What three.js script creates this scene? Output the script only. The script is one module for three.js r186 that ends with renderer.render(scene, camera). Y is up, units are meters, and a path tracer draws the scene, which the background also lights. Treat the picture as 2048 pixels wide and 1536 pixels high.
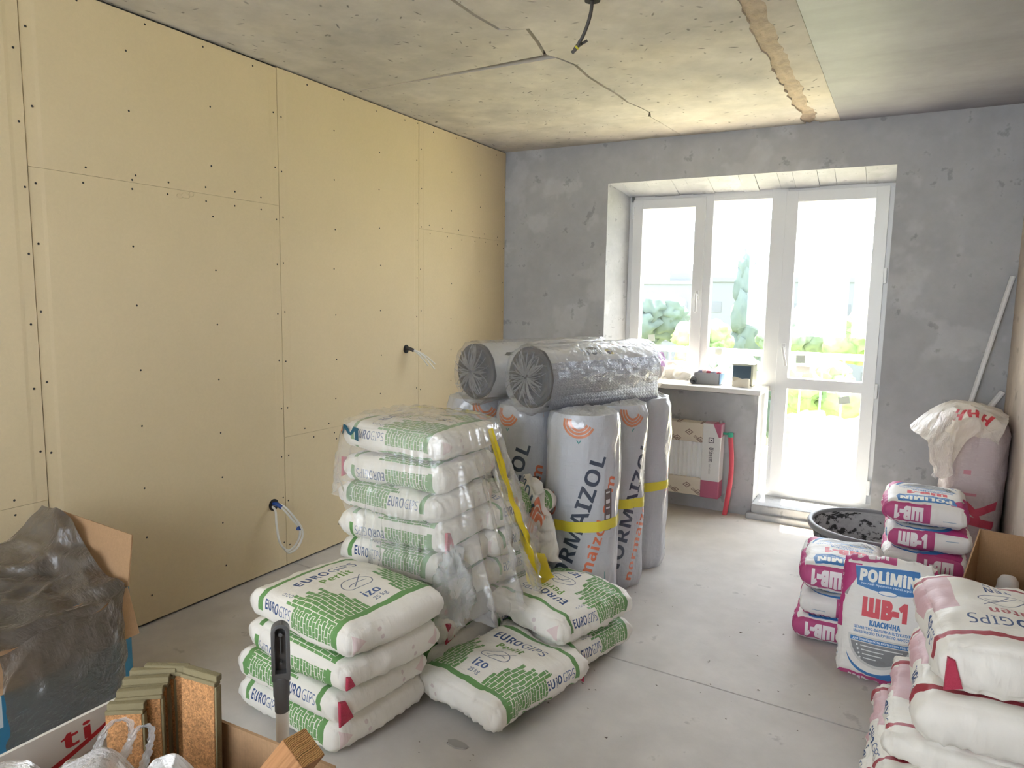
import * as THREE from 'three';
import { mergeGeometries } from 'three/addons/utils/BufferGeometryUtils.js';
import { RoundedBoxGeometry } from 'three/addons/geometries/RoundedBoxGeometry.js';
import { createNoise2D, createNoise3D } from 'simplex-noise';

// ---------------------------------------------------------------- camera, sky, sun, exposure
const scene = new THREE.Scene();
const camera = new THREE.PerspectiveCamera(2 * Math.atan(768 / 1416.6) * 180 / Math.PI, 2048 / 1536, 0.05, 600);
{
  const yaw = 0.5066, pitch = -0.12, roll = 0.0173;
  const c = Math.cos(yaw), s = Math.sin(yaw);
  const fw = new THREE.Vector3(-s * Math.cos(pitch), Math.sin(pitch), -c * Math.cos(pitch));
  const r0 = new THREE.Vector3(c, 0, -s), u0 = new THREE.Vector3().crossVectors(r0, fw);
  const r = r0.clone().multiplyScalar(Math.cos(roll)).addScaledVector(u0, Math.sin(roll));
  const u = u0.clone().multiplyScalar(Math.cos(roll)).addScaledVector(r0, -Math.sin(roll));
  camera.position.set(2.8766, 1.4811, 5.03);
  camera.quaternion.setFromRotationMatrix(new THREE.Matrix4().makeBasis(r, u, fw.clone().negate()));
  camera.updateMatrixWorld();
}
scene.background = new THREE.Color(0.93, 1.0, 1.1);          // bright hazy summer sky, even all round
scene.backgroundIntensity = 1.0;
const sun = new THREE.DirectionalLight(new THREE.Color(1.0, 0.9, 0.72), 9);
sun.position.set(1.8 - 1.2, 28, -10);
sun.target.position.set(2.1, 0, 0);
sun.castShadow = true;
sun.shadow.mapSize.set(2048, 2048);
Object.assign(sun.shadow.camera, { left: -8, right: 8, top: 8, bottom: -8, near: 1, far: 60 });
scene.add(sun, sun.target);
const renderer = new THREE.WebGLRenderer({ antialias: true });
renderer.toneMapping = THREE.LinearToneMapping;
renderer.toneMappingExposure = 11.5;
renderer.shadowMap.enabled = true;
renderer.shadowMap.type = THREE.PCFSoftShadowMap;

// ---------------------------------------------------------------- helpers
function rng(seed) { let a = seed >>> 0; return () => { a |= 0; a = a + 0x6D2B79F5 | 0; let t = Math.imul(a ^ a >>> 15, 1 | a); t = t + Math.imul(t ^ t >>> 7, 61 | t) ^ t; return ((t ^ t >>> 14) >>> 0) / 4294967296; }; }
const N2 = createNoise2D(rng(11)), N3 = createNoise3D(rng(12));
const clamp = (x, a, b) => Math.min(b, Math.max(a, x)), lerp = (a, b, t) => a + (b - a) * t;
const sstep = (a, b, x) => { const t = clamp((x - a) / (b - a), 0, 1); return t * t * (3 - 2 * t); };
const used = {};
function numbered(n) { const k = used[n] = (used[n] ?? -1) + 1; return k ? n + '_' + String(k).padStart(3, '0') : n; }
function mesh(name, geo, mat, parent) {
  const m = new THREE.Mesh(geo, mat); m.name = parent ? name : numbered(name);
  m.castShadow = m.receiveShadow = true; (parent ?? scene).add(m); return m;
}
function thing(name, label, category, pos = [0, 0, 0], turn = 0, group) {
  const o = new THREE.Group(); o.name = numbered(name); o.position.set(...pos); o.rotation.y = turn;
  o.userData = { label, category }; if (group) o.userData.group = group; scene.add(o); return o;
}
function tag(o, label, category, group) { o.userData.label = label; o.userData.category = category; if (group) o.userData.group = group; return o; }
function struct(name, label, category) { const o = new THREE.Group(); o.name = name; o.userData = { kind: 'structure', label, category }; scene.add(o); return o; }
function box(x0, x1, y0, y1, z0, z1) { const g = new THREE.BoxGeometry(x1 - x0, y1 - y0, z1 - z0); g.translate((x0 + x1) / 2, (y0 + y1) / 2, (z0 + z1) / 2); return metreUV(g); }
function rbox(x0, x1, y0, y1, z0, z1, r = 0.005, seg = 2) { const g = new RoundedBoxGeometry(x1 - x0, y1 - y0, z1 - z0, seg, r); g.translate((x0 + x1) / 2, (y0 + y1) / 2, (z0 + z1) / 2); return metreUV(g); }
function metreUV(g) {                                          // uv in metres by the dominant axis of the normal
  const p = g.attributes.position, n = g.attributes.normal, uv = new Float32Array(p.count * 2);
  for (let i = 0; i < p.count; i++) {
    const ax = Math.abs(n.getX(i)), ay = Math.abs(n.getY(i)), az = Math.abs(n.getZ(i));
    if (ay >= ax && ay >= az) { uv[2 * i] = p.getX(i); uv[2 * i + 1] = p.getZ(i); }
    else if (ax >= az) { uv[2 * i] = p.getZ(i); uv[2 * i + 1] = p.getY(i); }
    else { uv[2 * i] = p.getX(i); uv[2 * i + 1] = p.getY(i); }
  }
  g.setAttribute('uv', new THREE.BufferAttribute(uv, 2)); return g;
}
function merge(list) { return mergeGeometries(list.map((g) => { const q = g.index ? g.toNonIndexed() : g; for (const k of Object.keys(q.attributes)) if (!['position', 'normal', 'uv'].includes(k)) q.deleteAttribute(k); return q; })); }
function smooth(g) {                                           // normals shared by vertices at one place, across uv seams too
  g.computeVertexNormals();
  const p = g.attributes.position, n = g.attributes.normal, at = new Map();
  const key = (i) => Math.round(p.getX(i) * 2e4) + ',' + Math.round(p.getY(i) * 2e4) + ',' + Math.round(p.getZ(i) * 2e4);
  for (let i = 0; i < p.count; i++) { const k = key(i), v = at.get(k) ?? [0, 0, 0]; v[0] += n.getX(i); v[1] += n.getY(i); v[2] += n.getZ(i); at.set(k, v); }
  for (let i = 0; i < p.count; i++) { const v = at.get(key(i)), l = Math.hypot(...v) || 1; n.setXYZ(i, v[0] / l, v[1] / l, v[2] / l); }
  return g;
}
function grid(nu, nv, f, closed = false) {                     // surface from f(u, v) -> [x, y, z, (s, t)]
  const pos = [], uv = [], idx = [];
  for (let j = 0; j <= nv; j++) for (let i = 0; i <= nu; i++) {
    const q = f(i / nu, j / nv); pos.push(q[0], q[1], q[2]); uv.push(q[3] ?? i / nu, q[4] ?? j / nv);
  }
  for (let j = 0; j < nv; j++) for (let i = 0; i < nu; i++) { const a = j * (nu + 1) + i, b = a + 1, c = a + nu + 1, d = c + 1; idx.push(a, b, d, a, d, c); }
  const g = new THREE.BufferGeometry();
  g.setAttribute('position', new THREE.Float32BufferAttribute(pos, 3)); g.setAttribute('uv', new THREE.Float32BufferAttribute(uv, 2)); g.setIndex(idx);
  return smooth(g);
}
function cat(p0, p1, p2, p3, t) { const r = []; for (let k = 0; k < 3; k++) r.push(0.5 * (2 * p1[k] + (p2[k] - p0[k]) * t + (2 * p0[k] - 5 * p1[k] + 4 * p2[k] - p3[k]) * t * t + (3 * p1[k] - p0[k] - 3 * p2[k] + p3[k]) * t * t * t)); return r; }
function along(pts, u) { const n = pts.length - 1, s = Math.min(n - 1e-6, u * n), i = Math.floor(s); return cat(pts[Math.max(0, i - 1)], pts[i], pts[Math.min(n, i + 1)], pts[Math.min(n, i + 2)], s - i); }
function sheet(rows, nu, nv, amp = 0.006, freq = 14, seed = 0) {   // a crumpled sheet through rows of points
  return grid(nu, nv, (u, v) => {
    const q = along(rows.map((r) => along(r, u)), v), e = N3(q[0] * freq + seed, q[1] * freq, q[2] * freq), e2 = 1 - Math.abs(N3(q[0] * freq * 0.6, q[1] * freq * 0.6 + seed, q[2] * freq * 0.6)) * 2;
    const d = amp * (e * 0.5 + e2 * 0.8);
    return [q[0] + d * 0.6, q[1] + d, q[2] + d * 0.7];
  });
}
function tube(pts, r, seg = 40, rad = 10) { return new THREE.TubeGeometry(new THREE.CatmullRomCurve3(pts.map((p) => new THREE.Vector3(...p))), seg, r, rad); }
function cyl(r0, r1, h, x, y, z, seg = 24) { const g = new THREE.CylinderGeometry(r1, r0, h, seg); g.translate(x, y + h / 2, z); return g; }
function prism(pts, y0, y1) {                                  // polygon of [x, z] between two heights, uv in metres
  const v2 = pts.map((p) => new THREE.Vector2(p[0], p[1])); if (THREE.ShapeUtils.isClockWise(v2)) v2.reverse();
  const tri = THREE.ShapeUtils.triangulateShape(v2, []), pos = [], uv = [];
  const put = (x, y, z, a, b) => { pos.push(x, y, z); uv.push(a, b); };
  for (const [a, b, c] of tri) {
    for (const k of [a, b, c]) put(v2[k].x, y0, v2[k].y, v2[k].x, v2[k].y);
    for (const k of [a, c, b]) put(v2[k].x, y1, v2[k].y, v2[k].x, v2[k].y);
  }
  for (let i = 0; i < v2.length; i++) {
    const p = v2[i], q = v2[(i + 1) % v2.length], s = p.x + p.y, t = s + p.distanceTo(q);
    put(p.x, y0, p.y, s, y0); put(q.x, y1, q.y, t, y1); put(q.x, y0, q.y, t, y0); put(p.x, y0, p.y, s, y0); put(p.x, y1, p.y, s, y1); put(q.x, y1, q.y, t, y1);
  }
  const g = new THREE.BufferGeometry(); g.setAttribute('position', new THREE.Float32BufferAttribute(pos, 3)); g.setAttribute('uv', new THREE.Float32BufferAttribute(uv, 2)); g.computeVertexNormals(); return g;
}

// ---------------------------------------------------------------- textures
function tileNoise(size, f0, oct, seed, gain = 0.5, ridged = false) {   // periodic fractal noise, 0..1
  const out = new Float32Array(size * size); let amp = 1, tot = 0, f = f0;
  for (let o = 0; o < oct; o++, amp *= gain, f *= 2) {
    const r = rng(seed * 97 + o), lat = Float32Array.from({ length: f * f }, () => r()); tot += amp;
    for (let y = 0; y < size; y++) {
      const fy = y / size * f, iy = Math.floor(fy), ty = fy - iy, sy = ty * ty * (3 - 2 * ty), y0 = (iy % f) * f, y1 = ((iy + 1) % f) * f;
      for (let x = 0; x < size; x++) {
        const fx = x / size * f, ix = Math.floor(fx), tx = fx - ix, sx = tx * tx * (3 - 2 * tx), x0 = ix % f, x1 = (ix + 1) % f;
        let v = (lat[y0 + x0] * (1 - sx) + lat[y0 + x1] * sx) * (1 - sy) + (lat[y1 + x0] * (1 - sx) + lat[y1 + x1] * sx) * sy;
        if (ridged) v = 1 - Math.abs(2 * v - 1);
        out[y * size + x] += v * amp;
      }
    }
  }
  for (let i = 0; i < out.length; i++) out[i] /= tot;
  return out;
}
function dataTex(size, f, srgb = true) {
  const d = new Uint8Array(size * size * 4);
  for (let i = 0; i < size * size; i++) { const c = f(i, i % size, Math.floor(i / size)); for (let k = 0; k < 3; k++) d[4 * i + k] = clamp(c[k], 0, 1) * 255; d[4 * i + 3] = 255; }
  const t = new THREE.DataTexture(d, size, size); t.wrapS = t.wrapT = THREE.RepeatWrapping; t.magFilter = THREE.LinearFilter; t.minFilter = THREE.LinearFilter; if (srgb) t.colorSpace = THREE.SRGBColorSpace; t.needsUpdate = true; return t;
}
const rep = (t, a, b = a) => { const c = t.clone(); c.repeat.set(a, b); c.needsUpdate = true; return c; };
const grey = (a) => (i) => [a[i], a[i], a[i]];
const nCoarse = tileNoise(1024, 3, 6, 1, 0.55), nFine = tileNoise(1024, 24, 5, 2, 0.6), nMid = tileNoise(1024, 7, 5, 3, 0.55), nRidge = tileNoise(512, 4, 4, 4, 0.5, true), nGrain = tileNoise(512, 64, 3, 5, 0.7);
function canvas(w, h, draw, srgb = true) {
  const c = document.createElement('canvas'); c.width = w; c.height = h; const x = c.getContext('2d'); draw(x, w, h);
  const t = new THREE.CanvasTexture(c); if (srgb) t.colorSpace = THREE.SRGBColorSpace; t.wrapS = t.wrapT = THREE.RepeatWrapping; t.anisotropy = 8; return t;
}
const T = {};
{
  const pits = new Float32Array(1024 * 1024), r = rng(77);     // air holes and trowel scars of the concrete
  for (let k = 0; k < 420; k++) {
    const cx = r() * 1024, cy = r() * 1024, a = r() * 6.3, l = 2 + r() * r() * 12, w = 1 + r() * 2.2, s = 0.35 + 0.65 * r();
    for (let dy = -14; dy <= 14; dy++) for (let dx = -14; dx <= 14; dx++) {
      const u = (dx * Math.cos(a) + dy * Math.sin(a)) / l, v = (-dx * Math.sin(a) + dy * Math.cos(a)) / w, d = u * u + v * v;
      if (d < 1) { const i = ((Math.floor(cy + dy) & 1023) * 1024) + (Math.floor(cx + dx) & 1023); pits[i] = Math.max(pits[i], s * (1 - d)); }
    }
  }
  T.ceil = dataTex(1024, (i) => { const v = 0.755 + (nCoarse[i] - 0.5) * 0.26 + (nFine[i] - 0.5) * 0.12 - pits[i] * 0.3, w = (nMid[i] - 0.5) * 0.06; return [v * 1.01 + w, v * 0.975 + w * 0.7, v * 0.915]; });
  T.ceilB = dataTex(1024, (i) => { const v = 0.5 + (nCoarse[i] - 0.5) * 0.5 + (nFine[i] - 0.5) * 0.3 - pits[i] * 0.9; return [v, v, v]; }, false);
  T.form = dataTex(1024, (i, x, y) => { const v = 0.5 + (nCoarse[i] - 0.5) * 0.1 + (nCoarse[(y * 3 & 1023) * 1024 + (x >> 3)] - 0.5) * 0.16 + (nFine[i] - 0.5) * 0.05; return [v * 0.98 + 0.065, v * 0.98 + 0.06, v * 1.01 + 0.065]; });
  T.plaster = dataTex(1024, (i) => { const m = sstep(0.56, 0.68, nMid[i]) * 0.09, v = 0.70 + (nCoarse[i] - 0.5) * 0.13 + (nFine[i] - 0.5) * 0.06 + m * 0.5 - sstep(0.7, 0.8, nFine[i]) * 0.1; return [v * 0.985, v * 0.995, v * 1.01]; });
  T.floor = dataTex(1024, (i) => { const v = 0.785 + (nCoarse[i] - 0.5) * 0.12 + (nMid[i] - 0.5) * 0.07 + (nFine[i] - 0.5) * 0.06 - sstep(0.76, 0.84, nFine[i]) * 0.09; return [v * 1.0, v * 0.975, v * 0.945]; });
  T.fine = dataTex(1024, grey(nFine), false);
  T.coarse = dataTex(1024, grey(nCoarse), false);
  T.grain = dataTex(512, grey(nGrain), false);
  T.wrinkle = dataTex(512, grey(nRidge), false);
  T.gyp = dataTex(1024, (i, x, y) => { const v = 0.84 + (nCoarse[i] - 0.5) * 0.035 + (nGrain[(y & 511) * 512 + (x & 511)] - 0.5) * 0.02; return [v, v * 0.915, v * 0.74]; });
  const chip = tileNoise(512, 90, 2, 9, 0.6), chipB = tileNoise(512, 40, 2, 10, 0.6);
  T.chip = dataTex(512, (i) => { const v = 0.66 + (chip[i] - 0.5) * 0.3 + (chipB[i] - 0.5) * 0.22; return [v * 1.02, v * 0.74, v * 0.47]; });
  T.card = dataTex(512, (i, x) => { const v = 0.66 + (nGrain[i] - 0.5) * 0.06 + Math.sin(x * 0.6) * 0.008; return [v, v * 0.8, v * 0.59]; });
  T.tubIn = dataTex(1024, (i) => { const m = sstep(0.40, 0.46, nMid[i] * 0.5 + nFine[i] * 0.5), v = 0.22 + m * 0.44 + (nFine[i] - 0.5) * 0.12; return [v, v, v * 1.01]; });
  T.tubOut = dataTex(1024, (i) => { const m = sstep(0.58, 0.7, nMid[i] * 0.5 + nFine[i] * 0.5), v = 0.24 + m * 0.3; return [v * 0.97, v, v * 1.02]; });
  T.end = canvas(256, 256, (c) => {                            // end grain of softwood
    c.fillStyle = '#d3a164'; c.fillRect(0, 0, 256, 256);
    const q = rng(5);
    for (let k = 0; k < 20; k++) { c.strokeStyle = `rgba(${70 + q() * 30},${48 + q() * 20},18,${0.5 + q() * 0.4})`; c.lineWidth = 2.5 + q() * 3; c.beginPath(); const x0 = k * 14 - 20 + q() * 4; c.moveTo(x0, 0); for (let y = 0; y <= 256; y += 8) c.lineTo(x0 + Math.sin(y / 40) * 5 + (q() - 0.5) * 4 + y * 0.12, y); c.stroke(); }
    for (let k = 0; k < 500; k++) { c.fillStyle = q() < 0.6 ? 'rgba(90,50,20,.45)' : 'rgba(250,215,160,.5)'; c.fillRect(q() * 256, q() * 256, 1 + q() * 2, 2 + q() * 7); }
  });
  T.wood = canvas(512, 128, (c) => {
    c.fillStyle = '#a5764a'; c.fillRect(0, 0, 512, 128); const q = rng(6);
    for (let k = 0; k < 70; k++) { c.strokeStyle = `rgba(90,55,25,${0.08 + q() * 0.2})`; c.lineWidth = 0.5 + q() * 2; c.beginPath(); const y0 = q() * 128; c.moveTo(0, y0); for (let x = 0; x <= 512; x += 16) c.lineTo(x, y0 + Math.sin(x / 80 + k) * 3); c.stroke(); }
  });
}
const C3 = (r, g, b) => new THREE.Color().setRGB(r, g, b);
const std = (o) => new THREE.MeshStandardMaterial({ roughness: 0.85, side: THREE.DoubleSide, ...o });
const phy = (o) => new THREE.MeshPhysicalMaterial({ side: THREE.DoubleSide, ...o });
const film = (col, tr, ro, bump = 0.004, o = {}) => phy({ color: col, transmission: tr, roughness: ro, thickness: 0, ior: 1.5, bumpMap: rep(T.wrinkle, 3), bumpScale: bump, ...o });
const M = {
  ceil: std({ map: rep(T.ceil, 0.42), bumpMap: rep(T.ceilB, 0.42), bumpScale: 0.006, roughness: 0.95 }),
  form: std({ map: rep(T.form, 0.5), roughness: 0.5, bumpMap: rep(T.coarse, 0.5), bumpScale: 0.004 }),
  mortar: std({ map: rep(T.ceil, 3), color: C3(0.82, 0.72, 0.62), bumpMap: rep(T.ceilB, 3), bumpScale: 0.006, roughness: 1 }),
  dark: std({ color: C3(0.03, 0.028, 0.026), roughness: 0.9 }),
  cavity: std({ color: C3(0.05, 0.045, 0.04), roughness: 1 }),
  plaster: std({ map: rep(T.plaster, 0.55), bumpMap: rep(T.coarse, 0.9), bumpScale: 0.008, roughness: 0.95 }),
  reveal: std({ map: rep(T.plaster, 0.9), bumpMap: rep(T.coarse, 1.5), bumpScale: 0.01, roughness: 0.95 }),
  wallR: std({ map: rep(T.plaster, 0.5), color: C3(1.05, 0.88, 0.72), bumpMap: rep(T.coarse, 0.8), bumpScale: 0.006, roughness: 0.95 }),
  floor: std({ map: rep(T.floor, 0.5), bumpMap: rep(T.fine, 0.6), bumpScale: 0.0012, roughness: 0.7 }),
  gyp: std({ map: rep(T.gyp, 0.8), bumpMap: rep(T.grain, 3), bumpScale: 0.0002, roughness: 0.8 }),
  pvc: std({ color: C3(0.72, 0.73, 0.74), roughness: 0.35 }),
  sill: std({ color: C3(0.78, 0.77, 0.74), roughness: 0.4 }),
  glass: phy({ color: 0xffffff, transmission: 1, roughness: 0, thickness: 0, ior: 1.5 }),
  sticker: std({ color: C3(0.5, 0.55, 0.5), roughness: 0.6 }),
  paper: std({ color: C3(0.75, 0.72, 0.65), roughness: 0.7 }),
  metal: std({ color: C3(0.6, 0.6, 0.6), metalness: 0.8, roughness: 0.35 }),
  card: std({ map: rep(T.card, 3), roughness: 0.9 }),
  chip: std({ map: rep(T.chip, 6), roughness: 0.95, bumpMap: rep(T.grain, 8), bumpScale: 0.001 }),
  hdf: std({ color: C3(0.2, 0.165, 0.085), roughness: 0.8, bumpMap: rep(T.grain, 6), bumpScale: 0.0006 }),
  red: std({ color: C3(0.5, 0.04, 0.09), roughness: 0.5, bumpMap: rep(T.wrinkle, 20), bumpScale: 0.003 }),
  clear: film(C3(0.95, 0.95, 0.94), 0.76, 0.2, 0.006),
  over: film(C3(0.97, 0.965, 0.95), 0.79, 0.14, 0.006),
  milky: film(C3(0.93, 0.91, 0.88), 0.68, 0.25, 0.008),
  black: film(C3(0.29, 0.26, 0.22), 0.72, 0.3, 0.008),
  white: phy({ color: C3(0.82, 0.81, 0.79), roughness: 0.4, transmission: 0.25, thickness: 0, bumpMap: rep(T.wrinkle, 2), bumpScale: 0.006 }),
};

// ---------------------------------------------------------------- the room
const W = 3.41, H = 2.628, Z1 = 6.3;
{
  const fl = struct('floor', 'pale grey screed floor of wide slabs with one dark straight joint', 'floor');
  const cut = (x) => 2.29 + x * 0.04;                          // the joint that crosses the room
  mesh('screed_slab', prism([[-0.1, -0.02], [W + 0.1, -0.02], [W + 0.1, cut(W) - 0.004], [-0.1, cut(0) - 0.004]], -0.12, 0), M.floor, fl);
  mesh('screed_slab', prism([[-0.1, cut(0) + 0.004], [W + 0.1, cut(W) + 0.004], [W + 0.1, Z1 + 0.1], [-0.1, Z1 + 0.1]], -0.12, 0), M.floor, fl);
  mesh('joint_bed', box(-0.1, W + 0.1, -0.14, -0.025, 2.2, 2.5), M.cavity, fl);

  const ce = struct('ceiling', 'raw concrete slab ceiling with cracked joints and a rust-brown seam', 'ceiling');
  const crack = [[1.19, Z1], [1.22, 4.6], [1.2, 3.4], [1.235, 2.75], [1.241, 2.61], [1.238, 2.45], [1.252, 2.262], [1.305, 2.235], [1.363, 2.219], [1.33, 2.06], [1.285, 1.895], [1.32, 1.82], [1.353, 1.70], [1.338, 1.5], [1.347, 1.289], [1.36, 1.12], [1.355, 0.958], [1.385, 0.82], [1.4, 0.69], [1.37, 0.58], [1.39, 0.3], [1.41, 0]];
  const r = rng(21), jit = (x0, s) => { const o = []; for (let z = 0; z <= Z1 + 0.01; z += 0.05) o.push([x0 + (r() - 0.5) * s + N2(z * 3, x0) * s * 0.7, Math.min(z, Z1)]); return o; };
  const wide = (z) => lerp(0.003, 0.0085, sstep(0.4, 1.3, z));
  const left = crack.map(([x, z]) => [x - wide(z), z]), right = crack.map(([x, z]) => [x + wide(z), z]);
  const part = (z0, z1, l) => l.filter((p) => p[1] >= z0 && p[1] <= z1), edgeA = [[0.2, 1.828], [0.27, 2.5], [0.285, 2.607], [0.24, 2.85], [0.204, 3.13], [0.21, Z1]];
  const slab = (pts, y, m = M.ceil) => mesh('concrete_slab', prism(pts, y, H + 0.06), m, ce);
  slab([[-0.05, 1.828], ...edgeA.map(([x, z]) => [x - 0.002, z]), [-0.05, Z1]], H + 0.002);
  slab([...edgeA.slice().reverse().map(([x, z]) => [x + 0.002, z]), ...part(1.83, Z1, left).slice().reverse()].slice(), H);
  slab([[-0.05, 1.82], ...[[1.312, 1.83]], ...part(0.6, 1.825, left), [1.36, 0.595], [-0.05, 0.622]], H + 0.001);
  slab([[-0.05, 0.616], [1.365, 0.589], ...part(0.0, 0.58, left), [1.41, -0.05], [-0.05, -0.05]], H + 0.002);
  const e1 = jit(2.205, 0.02), e2 = jit(2.29, 0.022);
  slab([...right.slice().reverse().filter((p) => p[1] < Z1), [1.19, Z1], ...e1.slice().reverse()], H);
  slab([...e2, [2.414, Z1], [2.414, 0]], H);
  slab([[2.4165, -0.05], [W + 0.05, -0.05], [W + 0.05, Z1], [2.4165, Z1]], H - 0.003, M.form);
  mesh('mortar_joint', grid(10, 120, (u, v) => { const x = 2.18 + u * 0.135, z = v * Z1; return [x, H + 0.011 + N2(x * 30, z * 14) * 0.006, z, x, z]; }), M.mortar, ce);
  mesh('slab_backing', box(-0.05, W + 0.05, H + 0.03, H + 0.2, -0.05, Z1), M.cavity, ce);

  const wl = struct('wall_left', 'cream gypsum board wall, bare panels with rows of dark screws', 'wall');
  mesh('masonry', box(-0.2, -0.05, 0, H + 0.05, -0.42, Z1 + 0.1), M.plaster, wl);
  mesh('cavity_backing', box(-0.05, -0.016, 0, H, 0, Z1), M.cavity, wl);
  function panel(z0, z1, y0, y1, out) {                        // gypsum board, long edges tapered
    const t = 0.0032, e = 0.055, q = [[z0, -0.0125], [z0, -t], [z0 + e - 0.014, -t * 0.62], [z0 + e, 0], [z1 - e, 0], [z1 - e + 0.014, -t * 0.62], [z1, -t], [z1, -0.0125]];
    const pos = [], uv = [], put = (p) => { pos.push(...p); uv.push(p[2], p[1]); };
    const quad = (a, b, c, d) => { for (const p of [a, b, c, a, c, d]) put(p); };
    for (let i = 0; i < q.length - 1; i++) { const [za, xa] = q[i], [zb, xb] = q[i + 1]; quad([xa + out, y0, za], [xa + out, y1, za], [xb + out, y1, zb], [xb + out, y0, zb]); }
    for (const y of [y0, y1]) quad([-0.0125 + out, y, z0], [out - 0.001, y, z0], [out - 0.001, y, z1], [-0.0125 + out, y, z1]);
    const g = new THREE.BufferGeometry(); g.setAttribute('position', new THREE.Float32BufferAttribute(pos, 3)); g.setAttribute('uv', new THREE.Float32BufferAttribute(uv, 2)); g.computeVertexNormals();
    mesh('gypsum_panel', g, M.gyp, wl);
  }
  const cols = [[0.004, 1.150, [0.012, 1.9325, H - 0.008], 0], [1.154, 2.349, [0.012, 0.72, H - 0.008], 0], [2.353, 3.553, [0.012, 1.936, H - 0.012], 0.0005], [3.557, 4.757, [0.012, 0.672, H - 0.01], 0.004], [4.761, 5.961, [0.012, 1.93, H - 0.01], 0], [5.965, Z1, [0.012, H - 0.01], 0]];
  const heads = [], q = rng(33), head = new THREE.SphereGeometry(0.0048, 10, 5, 0, 6.283, 0, 1.2); head.rotateZ(-Math.PI / 2); head.scale(0.45, 1, 1);
  const screw = (y, z, out) => { if (y > 0.02 && y < H - 0.02 && z > 0.01) { const g = head.clone(); g.translate(out - 0.0006, y, z); heads.push(g); } };
  for (const [z0, z1, ys, out] of cols) {
    for (let k = 0; k < ys.length - 1; k++) panel(z0, z1, ys[k] + (k ? 0.0006 : 0), ys[k + 1] - (k < ys.length - 2 ? 0.0006 : 0), out);
    for (const zz of [z0 + 0.02, z0 + (z1 - z0) / 3, z0 + (z1 - z0) * 2 / 3, z1 - 0.02]) for (let y = 0.1 + q() * 0.05; y < H; y += 0.22 + q() * 0.06) screw(y, zz + (q() - 0.5) * 0.014, zz - z0 < 0.05 || z1 - zz < 0.05 ? out - 0.0012 : out);
    for (const y of ys.slice(1, -1)) for (const d of [-0.03, 0.03]) for (let z = z0 + 0.12; z < z1 - 0.08; z += 0.15 + q() * 0.06) screw(y + d + (q() - 0.5) * 0.012, z, out);
    for (let z = z0 + 0.15; z < z1 - 0.1; z += 0.28) screw(H - 0.04 + (q() - 0.5) * 0.02, z, out);
  }
  const sc = mesh('screw_head', merge(heads), M.dark, wl); sc.userData.kind = 'stuff'; sc.userData.label = 'dark drywall screw heads';
  const torn = mesh('torn_paper', merge([[2.9, 1.915, 0.018], [2.93, 1.91, 0.012], [2.87, 1.925, 0.01]].map(([z, y, s], k) => { const g = new THREE.SphereGeometry(s, 8, 6); g.scale(0.16, 0.7 + k * 0.2, 1.3); g.translate(0.001, y, z); return g; })), M.gyp, wl); torn.userData.label = 'chipped plaster at the board joint';

  // back wall with the window and balcony door opening
  const wb = struct('wall_back', 'grey plastered window wall with dark trowel marks', 'wall');
  const sh = new THREE.Shape([[-0.2, -0.12], [W + 0.2, -0.12], [W + 0.2, H + 0.06], [-0.2, H + 0.06]].map((p) => new THREE.Vector2(...p)));
  sh.holes.push(new THREE.Path([[0.87, 0.846], [2.016, 0.846], [2.016, 0.085], [2.75, 0.085], [2.75, 2.336], [0.87, 2.336]].map((p) => new THREE.Vector2(...p))));
  const wg = new THREE.ExtrudeGeometry(sh, { depth: 0.42, bevelEnabled: false }); wg.translate(0, 0, -0.42); metreUV(wg);
  mesh('plaster', wg, M.plaster, wb);
  const wedge = (pts, a, b, axis) => { const g = prism(pts, a, b); if (axis === 'x') { g.rotateZ(-Math.PI / 2); } g.computeVertexNormals(); return metreUV(g); };
  mesh('reveal', wedge([[0.868, 0.0], [0.955, -0.24], [0.955, -0.3], [0.868, -0.3]], 0.86, 2.336), M.reveal, wb);
  {                                                            // sloped head of the opening, rough boards of plaster
    const rr = rng(8); let x = 0.87;
    while (x < 2.75) {
      const w = Math.min(2.75 - x, 0.09 + rr() * 0.12), d = (rr() - 0.5) * 0.012, pts = [[2.337, -0.002 - rr() * 0.008], [2.262 + d, -0.245], [2.262 + d, -0.3], [2.337, -0.3]], g = new THREE.ExtrudeGeometry(new THREE.Shape(pts.map(([y, z]) => new THREE.Vector2(z, y))), { depth: w - 0.002, bevelEnabled: false });
      g.rotateY(Math.PI / 2); g.scale(1, 1, -1); g.rotateY(0);
      const p = g.attributes.position; for (let i = 0; i < p.count; i++) p.setZ(i, -Math.abs(p.getZ(i))); // keeps the piece inside the wall
      g.translate(x, 0, 0); g.computeVertexNormals(); mesh('head_plaster', metreUV(g), M.reveal, wb); x += w;
    }
  }
  mesh('reveal', box(2.006, 2.02, 0.085, 0.86, -0.26, 0.0015), M.reveal, wb);
  const wr = struct('wall_right', 'plain sand-toned plaster wall beside the stacked sacks', 'wall');
  mesh('plaster', box(W, W + 0.2, -0.1, H + 0.06, -0.42, Z1 + 0.2), M.wallR, wr);
  const tr = struct('trim_1', 'raised concrete step in front of the balcony door', 'step');
  mesh('door_step', rbox(2.018, 2.75, -0.02, 0.1, -0.3, 0.045, 0.008), M.reveal, tr);
  mesh('step_foot', rbox(1.99, 2.8, -0.02, 0.04, 0.0, 0.075, 0.01), M.reveal, tr);

  // unseen wall behind the camera; its large window is added for fill light
  const wk = struct('wall_rear', 'plastered wall opposite the balcony door with a wide opening added for fill light', 'wall');
  const s2 = new THREE.Shape([[-0.2, -0.12], [W + 0.2, -0.12], [W + 0.2, H + 0.06], [-0.2, H + 0.06]].map((p) => new THREE.Vector2(...p)));
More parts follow.
